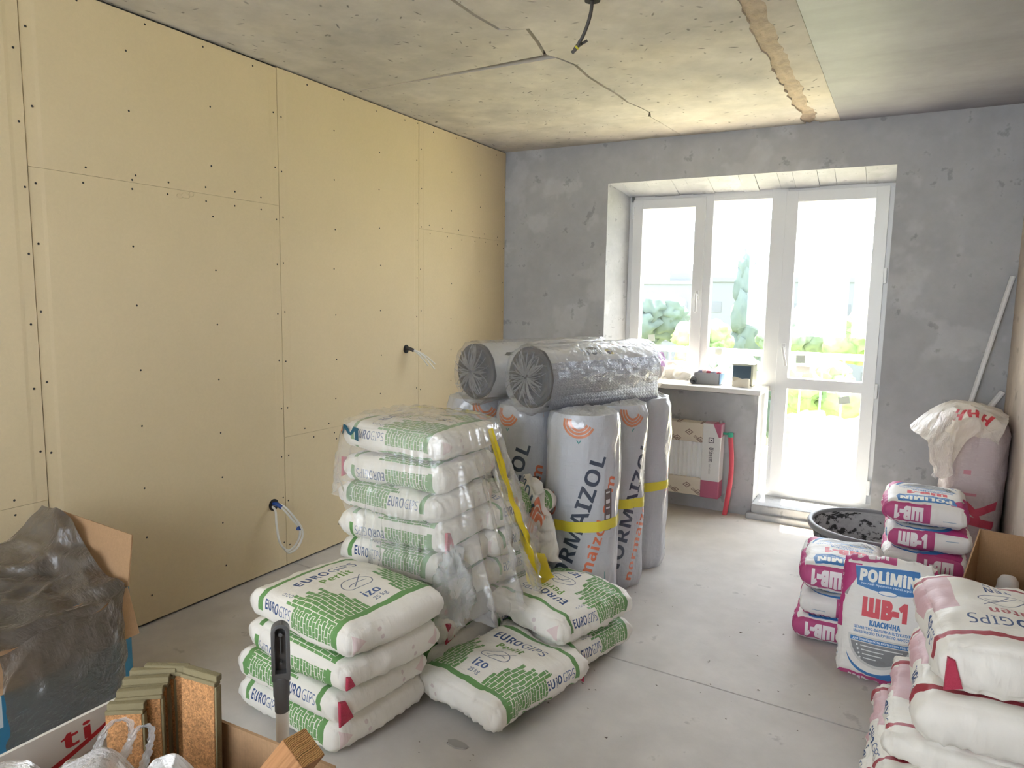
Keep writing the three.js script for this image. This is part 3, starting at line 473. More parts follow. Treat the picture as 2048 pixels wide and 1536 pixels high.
function standingRoll(x, z, r, h, face, seed, label, tapeY) {
  const t = thing('insulation_roll', label, 'insulation roll', [x, 0, z], face, 'wrapped insulation rolls standing on the floor');
  const wob = (a, y) => N3(Math.cos(a) * 1.3 + seed, y * 2.5, Math.sin(a) * 1.3) * 0.009 + N3(Math.cos(a) * 5, y * 4 + seed, Math.sin(a) * 5) * 0.0035 + (1 - Math.abs(N2(a * 4 + seed, y * 5))) ** 4 * 0.005 * sstep(0.55, 1, y / h);
  mesh('wrapped_body', grid(72, 40, (u, v) => { const a = u * Math.PI * 2, y = v * h, k = r + wob(a, y) - 0.014 * (sstep(0.95, 1, v) + sstep(0.05, 0, v)); return [Math.sin(a) * k, y, Math.cos(a) * k, u, v]; }), MR.wrap, t);
  mesh('gathered_top', grid(72, 14, (u, v) => { const a = u * Math.PI * 2, k = (r - 0.014 + wob(a, h)) * (1 - v), pl = Math.sin(a * 13 + seed) * 0.006 + N2(a * 5 + seed, v * 3) * 0.012; return [Math.sin(a) * k, h + (Math.sin(v * Math.PI * 0.6) * 0.016 + pl * sstep(0, 0.3, v) * (1 - v)), Math.cos(a) * k, u * 6, v]; }), MR.outer, t);
  mesh('base_disc', grid(48, 2, (u, v) => [Math.sin(-u * 6.2832) * (r - 0.02) * (1 - v), 0.0005, Math.cos(-u * 6.2832) * (r - 0.02) * (1 - v)]), MR.core, t);
  const tp = mesh('tape_band', grid(72, 3, (u, v) => { const a = u * Math.PI * 2, y = tapeY + (v - 0.5) * 0.05 + Math.sin(a + seed) * 0.008, k = r + wob(a, y) + 0.0025; return [Math.sin(a) * k, y, Math.cos(a) * k]; }), MR.tape, t); tp.userData.label = 'yellow adhesive tape band';
}
standingRoll(1.553, 1.928, 0.177, 0.955, 1.44, 1, 'grey wrapped insulation roll with large dark lettering, standing beside the plaster sacks', 0.435);
standingRoll(1.58, 1.572, 0.162, 0.955, 2.1, 5, 'grey wrapped insulation roll in the middle of the row facing the window', 0.46);
standingRoll(1.603, 1.228, 0.164, 0.955, 3.6, 9, 'grey wrapped insulation roll standing closest to the radiator', 0.47);
standingRoll(1.2, 1.83, 0.166, 0.95, 0.95, 13, 'grey wrapped insulation roll under the ends of the lying rolls, behind the tall sack stack', 0.42);
standingRoll(0.85, 1.765, 0.168, 0.95, 2.0, 17, 'grey wrapped insulation roll standing nearest the cream gypsum wall', 0.42);
standingRoll(1.235, 1.475, 0.164, 0.95, 1.0, 21, 'grey wrapped insulation roll hidden in the middle of the standing group', 0.42);
function lyingRoll(ex, ez, y, r, len, label, lap, seed) {      // axis along -z locally, near end at the origin
  const t = thing('insulation_roll', label, 'insulation roll', [ex, y, ez], -0.305, 'insulation rolls lying across the standing ones');
  const prof = []; for (let k = 0; k <= 11; k++) { const q = 0.02 + (r - 0.026) * k / 11; prof.push([q, k % 2 ? 0 : 0.007], [q + 0.006, k % 2 ? 0 : 0.007]); }
  const lathe = (p, seg = 56) => { const g = new THREE.LatheGeometry(p.map((q) => new THREE.Vector2(...q)), seg); g.rotateX(-Math.PI / 2); return g; };   // lathe axis y -> -z
  mesh('rolled_mat', smooth(lathe([[0.004, 0.02], ...prof, [r - 0.004, 0.01], [r - 0.004, len - 0.01], [0.004, len]])), MR.core, t);
  mesh('outer_layer', grid(64, 24, (u, v) => { const a = u * 6.2832, k = r + N3(Math.cos(a) * 2 + seed, v * 4, Math.sin(a) * 2) * 0.006; return [Math.sin(a) * k, Math.cos(a) * k, -0.012 - v * (len - 0.02), v, 1 - u]; }), lap ? MR.printed : MR.outer, t);
  if (lap) {
    const lp = mesh('loose_lap', grid(30, 26, (u, v) => { const a = 1.05 + u * 1.4, k = r + 0.012 + 0.05 * sstep(0.6, 1, u) * (0.5 + 0.6 * v) + N3(a * 4, v * 12, 3) * 0.003; return [Math.sin(a) * k, Math.cos(a) * k, 0.005 - v * (len - 0.04), u, v * 2]; }), MR.foil, t); lp.userData.label = 'loose foil-faced outer lap';
    const l2 = mesh('loose_lap', grid(24, 26, (u, v) => { const a = 2.1 + u * 0.75, k = r + 0.018 + 0.065 * sstep(0.2, 1, u) + N3(a * 4, v * 9, 7) * 0.004; return [Math.sin(a) * k, Math.max(-r + 0.012, Math.cos(a) * k), -0.02 - v * (len - 0.06), u, v * 2]; }), MR.foil, t); l2.userData.label = 'lower loose foil lap';
  }
  const bag = mesh('film_bag', grid(80, 34, (u, v) => {         // gathered film over the end, then along the roll
    const a = u * 6.2832, R = r + 0.014, pl = Math.sin(a * 11 + seed + 2 * N2(a * 2, seed)) * 0.5 + N2(Math.cos(a) * 5 + seed, Math.sin(a) * 5) * 0.9, low = Math.max(0, -Math.cos(a));
    if (v < 0.5) { const q = v * 2, k = R * q * (1 + 0.12 * low * q), d = 0.012 + pl * 0.012 * Math.sin(Math.min(1, q * 1.15) * Math.PI) + 0.02 * Math.exp(-q * 12); return [Math.sin(a) * k, Math.cos(a) * k, d + 0.012 * (1 - q) * Math.sin(a * 7), u * 3, v * 2]; }
    const q = (v - 0.5) * 2, k = R + 0.12 * R * low * (1 - q) + N3(Math.cos(a) * 3, q * 9 + seed, Math.sin(a) * 3) * 0.007; return [Math.sin(a) * k, Math.max(-r - 0.004 - 0.03 * (1 - sstep(0, 0.1, q)), Math.cos(a) * k), 0.012 - q * (len + 0.02), u * 3, v * 4];
  }), film(C3(0.95, 0.95, 0.95), 0.9, 0.14, 0.006), t); bag.userData.label = 'clear film bag gathered over the roll end';
  const pr = rng(seed * 31), fins = []; for (let k = 0; k < 60; k++) { const a0 = k / 60 * 6.2832 + (pr() - 0.5) * 0.4, l0 = 0.03 + pr() * 0.15, l1 = 0.5 + pr() * 0.5, bend = (pr() - 0.5) * 1.1, wd = 0.0015 + pr() * pr() * 0.006; fins.push(grid(2, 12, (u, v) => { const q = lerp(l0, l1, v), a = a0 + bend * q * q, k2 = q * (r + 0.01), w = wd * Math.sin(Math.PI * (0.12 + 0.8 * v)) * (u - 0.5) * 2; return [Math.sin(a) * k2 + Math.cos(a) * w, Math.cos(a) * k2 - Math.sin(a) * w, 0.03 + 0.008 * Math.sin(v * 3) + (u === 0.5 ? 0.005 : 0)]; })); }
  const pf = mesh('film_pleat', merge(fins), M.pleat ?? (M.pleat = film(C3(0.95, 0.95, 0.94), 0.84, 0.3, 0.002)), bag); pf.userData.kind = 'stuff'; pf.userData.label = 'radial pleats of the gathered film';
  return t;
}
lyingRoll(0.955, 1.955, 1.107, 0.143, 0.96, 'insulation roll in clear film lying on the others, on the side of the gypsum wall', false, 2);
lyingRoll(1.325, 2.055, 1.109, 0.147, 0.87, 'insulation roll with loose foil laps lying on the others, on the window side', true, 6);

// clear film thrown over the tall stack
{
  const cx = 1.13, cz = 2.655, hx = 0.275, hz = 0.222, top = 0.995;
  const hem = (a) => { const dx = Math.cos(a), dz = Math.sin(a); return 0.30 + 0.30 * Math.max(0, -dx) + 0.12 * Math.max(0, -dz) + 0.22 * Math.max(0, dz) * Math.max(0, -dx + 0.2) - 0.02 * dx; };
  const at = (u, v, out = 0) => {                              // u round the stack, v from the middle of the top to the hem
    const a = u * 6.2832, dx = Math.cos(a), dz = Math.sin(a), e = 5, sup = 1 / ((Math.abs(dx / hx) ** e + Math.abs(dz / hz) ** e) ** (1 / e)), bend = 0.34;
    const ridge = (1 - Math.abs(N2(a * 3.1 + 4, 0.5 + v * 0.8))) ** 2.2 + 0.4 * sstep(-0.3, 0.6, dx) * (1 - Math.abs(N2(a * 7.3 + 9, 0.5 + v * 1.1))) ** 3, fine = N3(dx * 4, dz * 4, v * 9);
    if (v < bend) { const q = v / bend; return [cx + dx * sup * q, top + 0.012 * (1 - q * q) + 0.008 * N3(dx * q * 5, dz * q * 5, 2) - 0.02 * sstep(0.75, 1, q) + out, cz + dz * sup * q]; }
    const q = (v - bend) / (1 - bend), y = lerp(top - 0.02, hem(a), q), flare = 0.012 + q * (0.03 + 0.17 * Math.max(0, dx) ** 1.2 * (dz < 0.5 ? 1 : 0.7) + 0.02 * Math.max(0, dz)), k = sup + flare + q * (ridge - 0.4) * (0.045 + 0.035 * sstep(-0.2, 0.7, dx)) + fine * 0.01 * q + out;
    return [cx + dx * k, y + fine * 0.012 * q, cz + dz * k];
  };
  const t = thing('plastic_film', 'large clear plastic film with a yellow stripe draped over the tall sack stack', 'plastic film');
  const up = (q) => [...q];
  mesh('film_sheet', grid(240, 64, (u, v) => [...up(at(u, v)), u * 2, v * 1.4]), M.over, t);
  const stripe = (u0, u1, v0, v1, n, lab, skew = 0) => { const m = mesh('printed_stripe', grid(8, n, (p, q) => up(at(lerp(u0, u1, p) + skew * q, lerp(v0, v1, q), 0.003))), M.yellow ?? (M.yellow = phy({ color: C3(0.85, 0.68, 0.03), roughness: 0.3, transmission: 0.35, thickness: 0 })), t); m.userData.label = lab; };
  stripe(-0.045, -0.025, 0.36, 1.0, 40, 'yellow stripe printed down the film', -0.012);
  stripe(0.62, 0.9, 0.29, 0.325, 6, 'yellow stripe printed across the film top');
  const ink = (name, col, lab, u0, v0, pts) => { const m = mesh(name, (() => { const v2 = pts.map((p) => new THREE.Vector2(...p)); if (THREE.ShapeUtils.isClockWise(v2)) v2.reverse(); const tri = THREE.ShapeUtils.triangulateShape(v2, []), pos = []; for (const f of tri) for (const k of f) pos.push(...up(at(u0 + v2[k].x, v0 + v2[k].y, 0.004))); const g = new THREE.BufferGeometry(); g.setAttribute('position', new THREE.Float32BufferAttribute(pos, 3)); g.computeVertexNormals(); return g; })(), phy({ color: col, roughness: 0.35, side: THREE.DoubleSide }), t); m.userData.label = lab; };
  const teal = C3(0.01, 0.09, 0.14), orange = C3(0.8, 0.25, 0.05);
  ink('printed_letter', teal, 'dark teal printed letter fragment', 0.335, 0.37, [[0, 0], [0.012, 0], [0.02, 0.05], [0.034, 0], [0.046, 0], [0.05, 0.085], [0.04, 0.085], [0.037, 0.03], [0.026, 0.07], [0.016, 0.07], [0.008, 0.03], [0.006, 0.09], [-0.005, 0.09]]);
  ink('printed_letter', teal, 'dark teal printed letter fragment', -0.062, 0.74, [[0, 0], [0.008, 0], [0.014, 0.05], [0.016, 0], [0.023, 0], [0.02, 0.1], [0.012, 0.1], [0.007, 0.05], [0.005, 0.1], [-0.003, 0.1]]);
  ink('printed_letter', orange, 'orange printed letter fragment', -0.058, 0.66, [[0, 0], [0.006, 0], [0.006, 0.04], [0.014, 0.04], [0.014, 0], [0.02, 0], [0.02, 0.06], [0, 0.06]]);
  ink('printed_letter', orange, 'orange printed letter fragment', 0.385, 0.4, [[0, 0], [0.03, 0.01], [0.03, 0.03], [0.012, 0.03], [0.03, 0.05], [0.026, 0.075], [-0.004, 0.07], [0.014, 0.05], [0, 0.035]]);
  // knotted tail of the film, hanging off the corner
  const K = new THREE.Vector3(1.475, 0.415, 2.92), n3 = (x, y, z) => N3(x * 16, y * 16, z * 16);
  mesh('knotted_tail', grid(40, 30, (u, v) => { const a = u * 6.2832, b = v * Math.PI, s = 0.066 * (1 + 0.35 * Math.sin(a * 5 + v * 4) + 0.35 * N2(Math.cos(a) * 2 + 3, Math.sin(a) * 2 + v * 4)); const x = Math.sin(b) * Math.cos(a) * s * 0.9, y = Math.cos(b) * s * 1.5, z = Math.sin(b) * Math.sin(a) * s * 0.8; return [K.x + x + n3(x, y, z) * 0.01, K.y + y, K.z + z]; }), film(C3(0.95, 0.96, 0.96), 0.75, 0.12, 0.01), t).userData.label = 'bunched clear knot of the film';
  mesh('torn_corner', sheet([[[1.555, 0.40, 2.47], [1.575, 0.41, 2.44], [1.59, 0.40, 2.40]], [[1.575, 0.34, 2.47], [1.60, 0.345, 2.43], [1.61, 0.34, 2.39]], [[1.60, 0.29, 2.46], [1.615, 0.292, 2.42], [1.63, 0.30, 2.385]], [[1.63, 0.262, 2.39], [1.64, 0.26, 2.37], [1.648, 0.262, 2.35]]], 12, 12, 0.004, 18, 3), M.yellow, t).userData.label = 'torn yellow corner of the film';
}
// loose wrapper with orange print behind the film
{
  const tx = canvas(256, 256, (c) => { c.fillStyle = '#e2dcd2'; c.fillRect(0, 0, 256, 256); c.strokeStyle = '#d57a58'; c.lineWidth = 12; for (const q of [50, 72, 94]) { c.beginPath(); c.ellipse(110, 60, q, q * 0.7, 0.6, 0.1, 2.6); c.stroke(); } c.fillStyle = '#39506a'; c.save(); c.translate(20, 250); c.rotate(-1.1); fit(c, 'NOR', 0, 0, 150, 50); c.restore(); });
  tag(mesh('plastic_wrapper', sheet([[[1.36, 0.655, 2.18], [1.42, 0.67, 2.20], [1.49, 0.65, 2.24]], [[1.40, 0.60, 2.24], [1.48, 0.63, 2.27], [1.55, 0.58, 2.30]], [[1.46, 0.50, 2.34], [1.53, 0.50, 2.33], [1.60, 0.44, 2.31]], [[1.48, 0.40, 2.42], [1.56, 0.38, 2.38], [1.63, 0.33, 2.32]]], 36, 36, 0.024, 13, 5), phy({ map: tx, roughness: 0.4, transmission: 0.2, thickness: 0, side: THREE.DoubleSide }), undefined), 'crumpled pale wrapper with orange swirls beside the lettered roll', 'wrapper');
}

// ---------------------------------------------------------------- under the window
{
  const t = thing('radiator', 'new white panel radiator still in its carton guards under the sill', 'radiator', [0, 0, 0]);
  const x0 = 0.98, x1 = 1.80, y0 = 0.13, y1 = 0.635, zb = 0.03, zf = 0.125;
  const white = std({ color: C3(0.8, 0.82, 0.84), roughness: 0.4 });
  const n = 26, pos = []; for (let k = 0; k <= n * 4; k++) { const x = lerp(x0, x1, k / (n * 4)); pos.push([x, zf - 0.008 + 0.006 * Math.max(-0.6, Math.sin(k / 4 * 6.2832))]); }
  mesh('ribbed_panel', prism([...pos, [x1, zb], [x0, zb]], y0, y1), white, t);
  const kraft = canvas(512, 128, (c) => { c.fillStyle = '#d6cdc0'; c.fillRect(0, 0, 512, 128); c.strokeStyle = '#8d7a74'; c.fillStyle = '#8d7a74'; c.lineWidth = 5; for (let k = 0; k < 9; k++) { c.save(); c.translate(20 + k * 60, 20 + (k * 47) % 96); c.rotate(0.75); c.strokeRect(-13, -13, 26, 26); c.fillRect(-5, -5, 10, 10); fit(c, 'Utherm', 34, 8, 70, 18); c.restore(); } });
  const km = std({ map: kraft }), uvx = (g, a, b, c, d) => { const p = g.attributes.position, u = g.attributes.uv; for (let i = 0; i < p.count; i++) u.setXY(i, (p.getX(i) - a) / (b - a), (p.getY(i) - c) / (d - c)); return g; };
  mesh('carton_band', uvx(rbox(x0, x1 - 0.11, y1 - 0.13, y1 + 0.006, zb - 0.004, zf + 0.006, 0.004), x0, x1 - 0.11, y1 - 0.13, y1), km, t).userData.label = 'printed kraft band along the radiator top';
  mesh('carton_band', uvx(rbox(x0, x1 - 0.11, y0 - 0.006, y0 + 0.12, zb - 0.004, zf + 0.006, 0.004), x0, x1 - 0.11, y0, y0 + 0.12), km, t).userData.label = 'printed kraft band along the radiator foot';
  const lab = canvas(160, 640, (c) => { c.fillStyle = '#d9d9da'; c.fillRect(0, 0, 160, 640); c.fillStyle = '#ad5f7a'; c.beginPath(); c.moveTo(90, 0); c.lineTo(160, 0); c.lineTo(160, 110); c.lineTo(140, 110); c.fill(); c.fillRect(0, 490, 160, 150); c.save(); c.translate(56, 120); c.rotate(Math.PI / 2); c.fillStyle = '#55525c'; c.lineWidth = 6; c.strokeStyle = '#55525c'; c.strokeRect(0, -42, 40, 40); c.fillRect(14, -30, 14, 14); fit(c, 'Utherm', 80, -6, 130, 40); c.fillStyle = '#8b8992'; fit(c, 'steel radiator', 222, -10, 90, 16, 'normal'); c.restore(); });
  mesh('carton_guard', uvx(rbox(x1 - 0.115, x1 + 0.012, y0 - 0.012, y1 + 0.01, zb - 0.006, zf + 0.01, 0.006), x1 - 0.115, x1 + 0.012, y0 - 0.012, y1 + 0.01), std({ map: lab }), t).userData.label = 'white carton edge guard with magenta corners';
  mesh('valve_stub', cyl(0.01, 0.01, 0.03, x1 - 0.01, y1, 0.07, 10), M.metal, t);
  const p = thing('heating_pipe', 'red corrugated pipe sleeve with a green cap beside the radiator', 'pipe', [1.862, 0, 0.07]);
  const curve = new THREE.CatmullRomCurve3([[0, 0.56, 0], [0.016, 0.42, 0.012], [0.02, 0.28, 0.018], [0.004, 0.12, 0.012], [-0.012, 0.0, 0.0]].map((q) => new THREE.Vector3(...q))), fr = curve.computeFrenetFrames(160, false);
  mesh('sleeve', grid(14, 160, (u, v) => { const c = curve.getPointAt(v), a = u * 6.2832, i = Math.round(v * 160), r = 0.0165 + 0.0018 * Math.sin(v * 560); return [c.x + r * (Math.cos(a) * fr.normals[i].x + Math.sin(a) * fr.binormals[i].x), c.y + r * (Math.cos(a) * fr.normals[i].y + Math.sin(a) * fr.binormals[i].y), c.z + r * (Math.cos(a) * fr.normals[i].z + Math.sin(a) * fr.binormals[i].z)]; }), std({ color: C3(0.72, 0.09, 0.13), roughness: 0.45 }), p);
  mesh('cap', merge([cyl(0.018, 0.018, 0.03, 0, 0.555, 0, 16), cyl(0.008, 0.008, 0.05, 0, 0, 0, 10).rotateZ(Math.PI / 2).translate(0.0, 0.575, 0)]), std({ color: C3(0.05, 0.42, 0.27), roughness: 0.4 }), p).userData.label = 'green end cap';
}
// things on the sill
{
  const Y = 0.897;
  tag(mesh('plastic_bag', sheet([[[1.26, Y + 0.02, 0.02], [1.33, Y + 0.014, 0.06], [1.43, Y + 0.014, 0.05], [1.53, Y + 0.014, 0.01]], [[1.27, Y + 0.08, 0.0], [1.34, Y + 0.105, 0.02], [1.43, Y + 0.09, 0.0], [1.54, Y + 0.05, -0.03]], [[1.28, Y + 0.12, -0.06], [1.35, Y + 0.14, -0.05], [1.45, Y + 0.115, -0.06], [1.55, Y + 0.055, -0.08]], [[1.29, Y + 0.06, -0.14], [1.36, Y + 0.08, -0.15], [1.45, Y + 0.06, -0.16], [1.53, Y + 0.02, -0.16]]], 40, 40, 0.014, 16, 1), M.white), 'crumpled white plastic bag lying on the window sill', 'plastic bag');
  tag(mesh('plastic_bag', sheet([[[1.22, Y + 0.11, -0.02], [1.26, Y + 0.17, 0.0], [1.30, Y + 0.215, 0.0]], [[1.25, Y + 0.08, 0.01], [1.30, Y + 0.16, 0.02], [1.35, Y + 0.20, 0.01]], [[1.27, Y + 0.04, 0.03], [1.33, Y + 0.11, 0.03], [1.36, Y + 0.14, 0.01]], [[1.28, Y + 0.006, 0.04], [1.32, Y + 0.03, 0.04], [1.34, Y + 0.05, 0.01]]], 24, 24, 0.012, 18, 8), phy({ color: C3(0.62, 0.40, 0.68), transmission: 0.45, roughness: 0.4, thickness: 0 })), 'small lilac plastic bag poking up behind the lying roll on the sill', 'plastic bag');
  const r = thing('fabric_roll', 'small roll of dark grey mesh lying on the sill next to the white bag', 'roll', [1.55, Y + 0.024, -0.08], 0.2);
  mesh('roll_body', smooth(new THREE.LatheGeometry([[0.006, -0.09], [0.022, -0.09], [0.0235, -0.085], [0.0235, 0.085], [0.022, 0.09], [0.006, 0.09], [0.006, -0.09]].map((q) => new THREE.Vector2(...q)), 20).rotateX(Math.PI / 2)), std({ color: C3(0.16, 0.17, 0.19) }), r);
  const b = thing('carton', 'small open grey carton of red and pink scraps on the window sill', 'carton', [1.655, Y, -0.10], -0.05);
  const g = std({ color: C3(0.42, 0.43, 0.46) });
  mesh('tray', merge([rbox(-0.09, 0.09, 0, 0.004, -0.07, 0.07, 0.001), rbox(-0.09, 0.09, 0.002, 0.082, 0.066, 0.07, 0.001), rbox(-0.09, 0.09, 0.002, 0.082, -0.07, -0.066, 0.001), rbox(-0.09, -0.086, 0.002, 0.082, -0.07, 0.07, 0.001), rbox(0.086, 0.09, 0.002, 0.082, -0.07, 0.07, 0.001)]), g, b);
  mesh('label_side', rbox(0.0905, 0.0925, 0.006, 0.078, -0.066, 0.066, 0.0008), std({ color: C3(0.16, 0.28, 0.46) }), b);
  const q = rng(9); for (let k = 0; k < 9; k++) { const s = new THREE.IcosahedronGeometry(0.018 + q() * 0.012, 1), p = s.attributes.position; for (let i = 0; i < p.count; i++) p.setXYZ(i, p.getX(i) * (1 + 0.3 * N3(p.getX(i) * 50, k, 0)), p.getY(i) * 0.8, p.getZ(i)); s.translate(-0.06 + (k % 5) * 0.03, 0.066 + q() * 0.018, -0.035 + Math.floor(k / 5) * 0.05); s.computeVertexNormals(); const o = tag(mesh('paper_scrap', s, std({ color: k % 3 === 0 ? C3(0.6, 0.45, 0.42) : k % 3 === 1 ? C3(0.35, 0.07, 0.1) : C3(0.2, 0.2, 0.26) })), `small crumpled ${['pink', 'dark red', 'slate grey'][k % 3]} scrap in the open grey carton on the sill`, 'scrap', 'scraps in the grey carton'); o.position.set(1.655, Y, -0.10); }
  const k = thing('box', 'upright navy box standing on the sill beside the tape roll', 'box', [1.885, Y, -0.17], -0.06);
  mesh('box_body', rbox(-0.07, 0.07, 0, 0.15, -0.05, 0.05, 0.004), std({ color: C3(0.035, 0.07, 0.11), roughness: 0.5 }), k);
  mesh('box_edge', merge([rbox(-0.073, 0.073, 0.14, 0.153, -0.053, 0.053, 0.003), rbox(0.058, 0.073, 0, 0.15, -0.053, 0.053, 0.003)]), std({ color: C3(0.4, 0.42, 0.36) }), k).userData.label = 'pale box edging';
  tag(mesh('plastic_bag', sheet([[[1.76, Y + 0.012, -0.12], [1.775, Y + 0.012, -0.1], [1.80, Y + 0.012, -0.1]], [[1.765, Y + 0.08, -0.13], [1.78, Y + 0.09, -0.11], [1.805, Y + 0.09, -0.11]], [[1.78, Y + 0.155, -0.14], [1.795, Y + 0.165, -0.12], [1.805, Y + 0.16, -0.13]]], 14, 18, 0.006, 22, 4), M.clear), 'thin clear bag tucked between the grey carton and the navy box', 'plastic bag');
  const tp = thing('paper_tape', 'unwound loop of pale paper tape on the sill in front of the navy box', 'tape', [1.875, Y, -0.05]);
  mesh('tape_loop', grid(60, 4, (u, v) => { const a = u * 5.9, rr = 0.055 + 0.018 * Math.sin(a * 1.5 + 0.6) + 0.004 * u; return [Math.cos(a) * rr * 1.1, 0.001 + v * 0.05 + 0.012 * Math.sin(a * 2) * v, Math.sin(a) * rr * 0.75]; }), std({ color: C3(0.72, 0.66, 0.55) }), tp);
  mesh('tape_tail', grid(20, 2, (u, v) => [0.02 + u * 0.09, 0.002 + 0.004 * Math.sin(u * 5), 0.035 + v * 0.035]), std({ color: C3(0.74, 0.69, 0.58) }), tp);
}
// cables in the wall and ceiling
{
  const hole = (y, z, o, r = 0.032) => { const g = new THREE.CylinderGeometry(r, r, 0.004, 24); g.rotateZ(Math.PI / 2); g.translate(0.001, y, z); mesh('hole', g, M.dark, o).userData.label = 'dark round hole in the board'; };
  const wire = std({ color: C3(0.78, 0.76, 0.7), roughness: 0.5 }), dk = std({ color: C3(0.06, 0.055, 0.05), roughness: 0.5 }), blue = std({ color: C3(0.02, 0.07, 0.3), roughness: 0.4 });
  const a = thing('wall_cable', 'white cable loop hanging from the lower hole in the gypsum wall', 'cable'); hole(0.37, 2.438, a);
  mesh('cable', merge([tube([[-0.01, 0.37, 2.44], [0.04, 0.365, 2.43], [0.09, 0.30, 2.40], [0.10, 0.22, 2.35], [0.09, 0.15, 2.37], [0.085, 0.13, 2.42], [0.08, 0.18, 2.47], [0.06, 0.28, 2.475], [0.03, 0.35, 2.455], [-0.01, 0.365, 2.445]], 0.006, 80, 8), tube([[-0.01, 0.375, 2.435], [0.045, 0.37, 2.42], [0.10, 0.30, 2.385], [0.115, 0.21, 2.345], [0.10, 0.135, 2.37], [0.09, 0.118, 2.42], [0.09, 0.16, 2.46]], 0.006, 70, 8)]), wire, a);
  mesh('connector', tube([[-0.005, 0.378, 2.44], [0.025, 0.376, 2.436], [0.05, 0.36, 2.428]], 0.011, 12, 10), blue, a).userData.label = 'dark blue insulating tape';
  mesh('wire_cap', new THREE.ConeGeometry(0.014, 0.04, 10).translate(0.1, 0.25, 2.36), blue, a).userData.label = 'dark blue cap';
  const b = thing('wall_cable', 'short stripped wires sticking out of the upper hole in the gypsum wall', 'cable'); hole(1.139, 1.294, b, 0.028);
  const ends = [[0.13, -0.11, -0.07], [0.15, -0.10, -0.12], [0.16, -0.13, -0.10], [0.12, -0.05, -0.05]];
  for (const [x, y, z] of ends) mesh('wire', tube([[-0.01, 1.139, 1.294], [0.03, 1.14, 1.285], [x * 0.6, 1.139 + y * 0.35, 1.294 + z * 0.6], [x, 1.139 + y, 1.294 + z]], 0.0045, 20, 7), wire, b);
  mesh('grommet', tube([[-0.01, 1.142, 1.294], [0.02, 1.143, 1.29], [0.05, 1.13, 1.275]], 0.012, 12, 10), dk, b);
  const c = thing('ceiling_cable', 'black cable hanging from the concrete ceiling with a hooked end', 'cable', [1.733, H, 2.387]);
  mesh('cable', tube([[0, 0.01, 0], [-0.004, -0.05, 0.002], [-0.02, -0.10, 0], [-0.045, -0.145, -0.004], [-0.075, -0.175, -0.01]], 0.007, 40, 8), dk, c);
  mesh('hooked_wire', merge([tube([[-0.05, -0.15, -0.004], [-0.062, -0.168, -0.008], [-0.085, -0.185, -0.012]], 0.0075, 12, 8), tube([[-0.085, -0.185, -0.012], [-0.06, -0.16, -0.02], [-0.03, -0.142, -0.03]], 0.0055, 14, 8)]), dk, c);
  mesh('ferrule', tube([[-0.06, -0.166, -0.008], [-0.066, -0.171, -0.009]], 0.009, 6, 8), std({ color: C3(0.6, 0.55, 0.05) }), c).userData.label = 'yellow earth wire stub';
  mesh('mount', cyl(0.03, 0.03, 0.012, 0, -0.012, 0, 20), M.dark, c);
}
// poles in the corner
{
  const pole = (a, b, r, label) => { const A = new THREE.Vector3(...a), B = new THREE.Vector3(...b), t = thing('lath', label, 'lath', a); const l = A.distanceTo(B), g = new RoundedBoxGeometry(r * 2, l, r * 1.2, 2, r * 0.3); g.translate(0, l / 2, 0); g.applyQuaternion(new THREE.Quaternion().setFromUnitVectors(new THREE.Vector3(0, 1, 0), B.clone().sub(A).normalize())); mesh('profile', metreUV(g), std({ color: C3(0.66, 0.66, 0.66), roughness: 0.4 }), t);
    const e = new RoundedBoxGeometry(r * 0.7, l * 0.999, r * 0.3, 1, r * 0.1); e.translate(0, l / 2, r * 0.62); e.applyQuaternion(new THREE.Quaternion().setFromUnitVectors(new THREE.Vector3(0, 1, 0), B.clone().sub(A).normalize())); mesh('ridge', e, std({ color: C3(0.78, 0.78, 0.78), roughness: 0.4 }), t); };
  pole([3.055, 0, 0.1], [3.385, 1.66, 0.03], 0.013, 'long pale plastic lath leaning into the corner behind the sack');
  pole([3.08, 0.45, 0.11], [3.39, 0.99, 0.04], 0.016, 'short pale lath leaning against the side wall behind the sack');
}
// black mortar tub
{
  const t = thing('mortar_tub', 'round black rubber mortar tub smeared with dried plaster inside', 'tub', [2.79, 0, 0.585]);
  const V2 = (l) => l.map((p) => new THREE.Vector2(...p));
  mesh('tub_wall', smooth(new THREE.LatheGeometry(V2([[0.001, 0.004], [0.27, 0.004], [0.285, 0.012], [0.292, 0.03], [0.305, 0.1], [0.322, 0.19], [0.326, 0.2]]), 72)), std({ map: rep(T.tubOut, 4, 1), roughness: 0.7 }), t);
  mesh('tub_lining', smooth(new THREE.LatheGeometry(V2([[0.001, 0.012], [0.265, 0.012], [0.282, 0.03], [0.298, 0.1], [0.314, 0.19], [0.324, 0.228]]), 72)), std({ map: rep(T.tubIn, 3, 1), roughness: 0.9 }), t).userData.label = 'inside crusted with pale plaster';
  mesh('rim', smooth(new THREE.LatheGeometry(V2([[0.322, 0.228], [0.33, 0.234], [0.345, 0.232], [0.35, 0.222], [0.346, 0.2], [0.334, 0.196], [0.324, 0.2], [0.32, 0.215], [0.322, 0.228]]), 72)), std({ color: C3(0.2, 0.205, 0.22), roughness: 0.55 }), t);
}
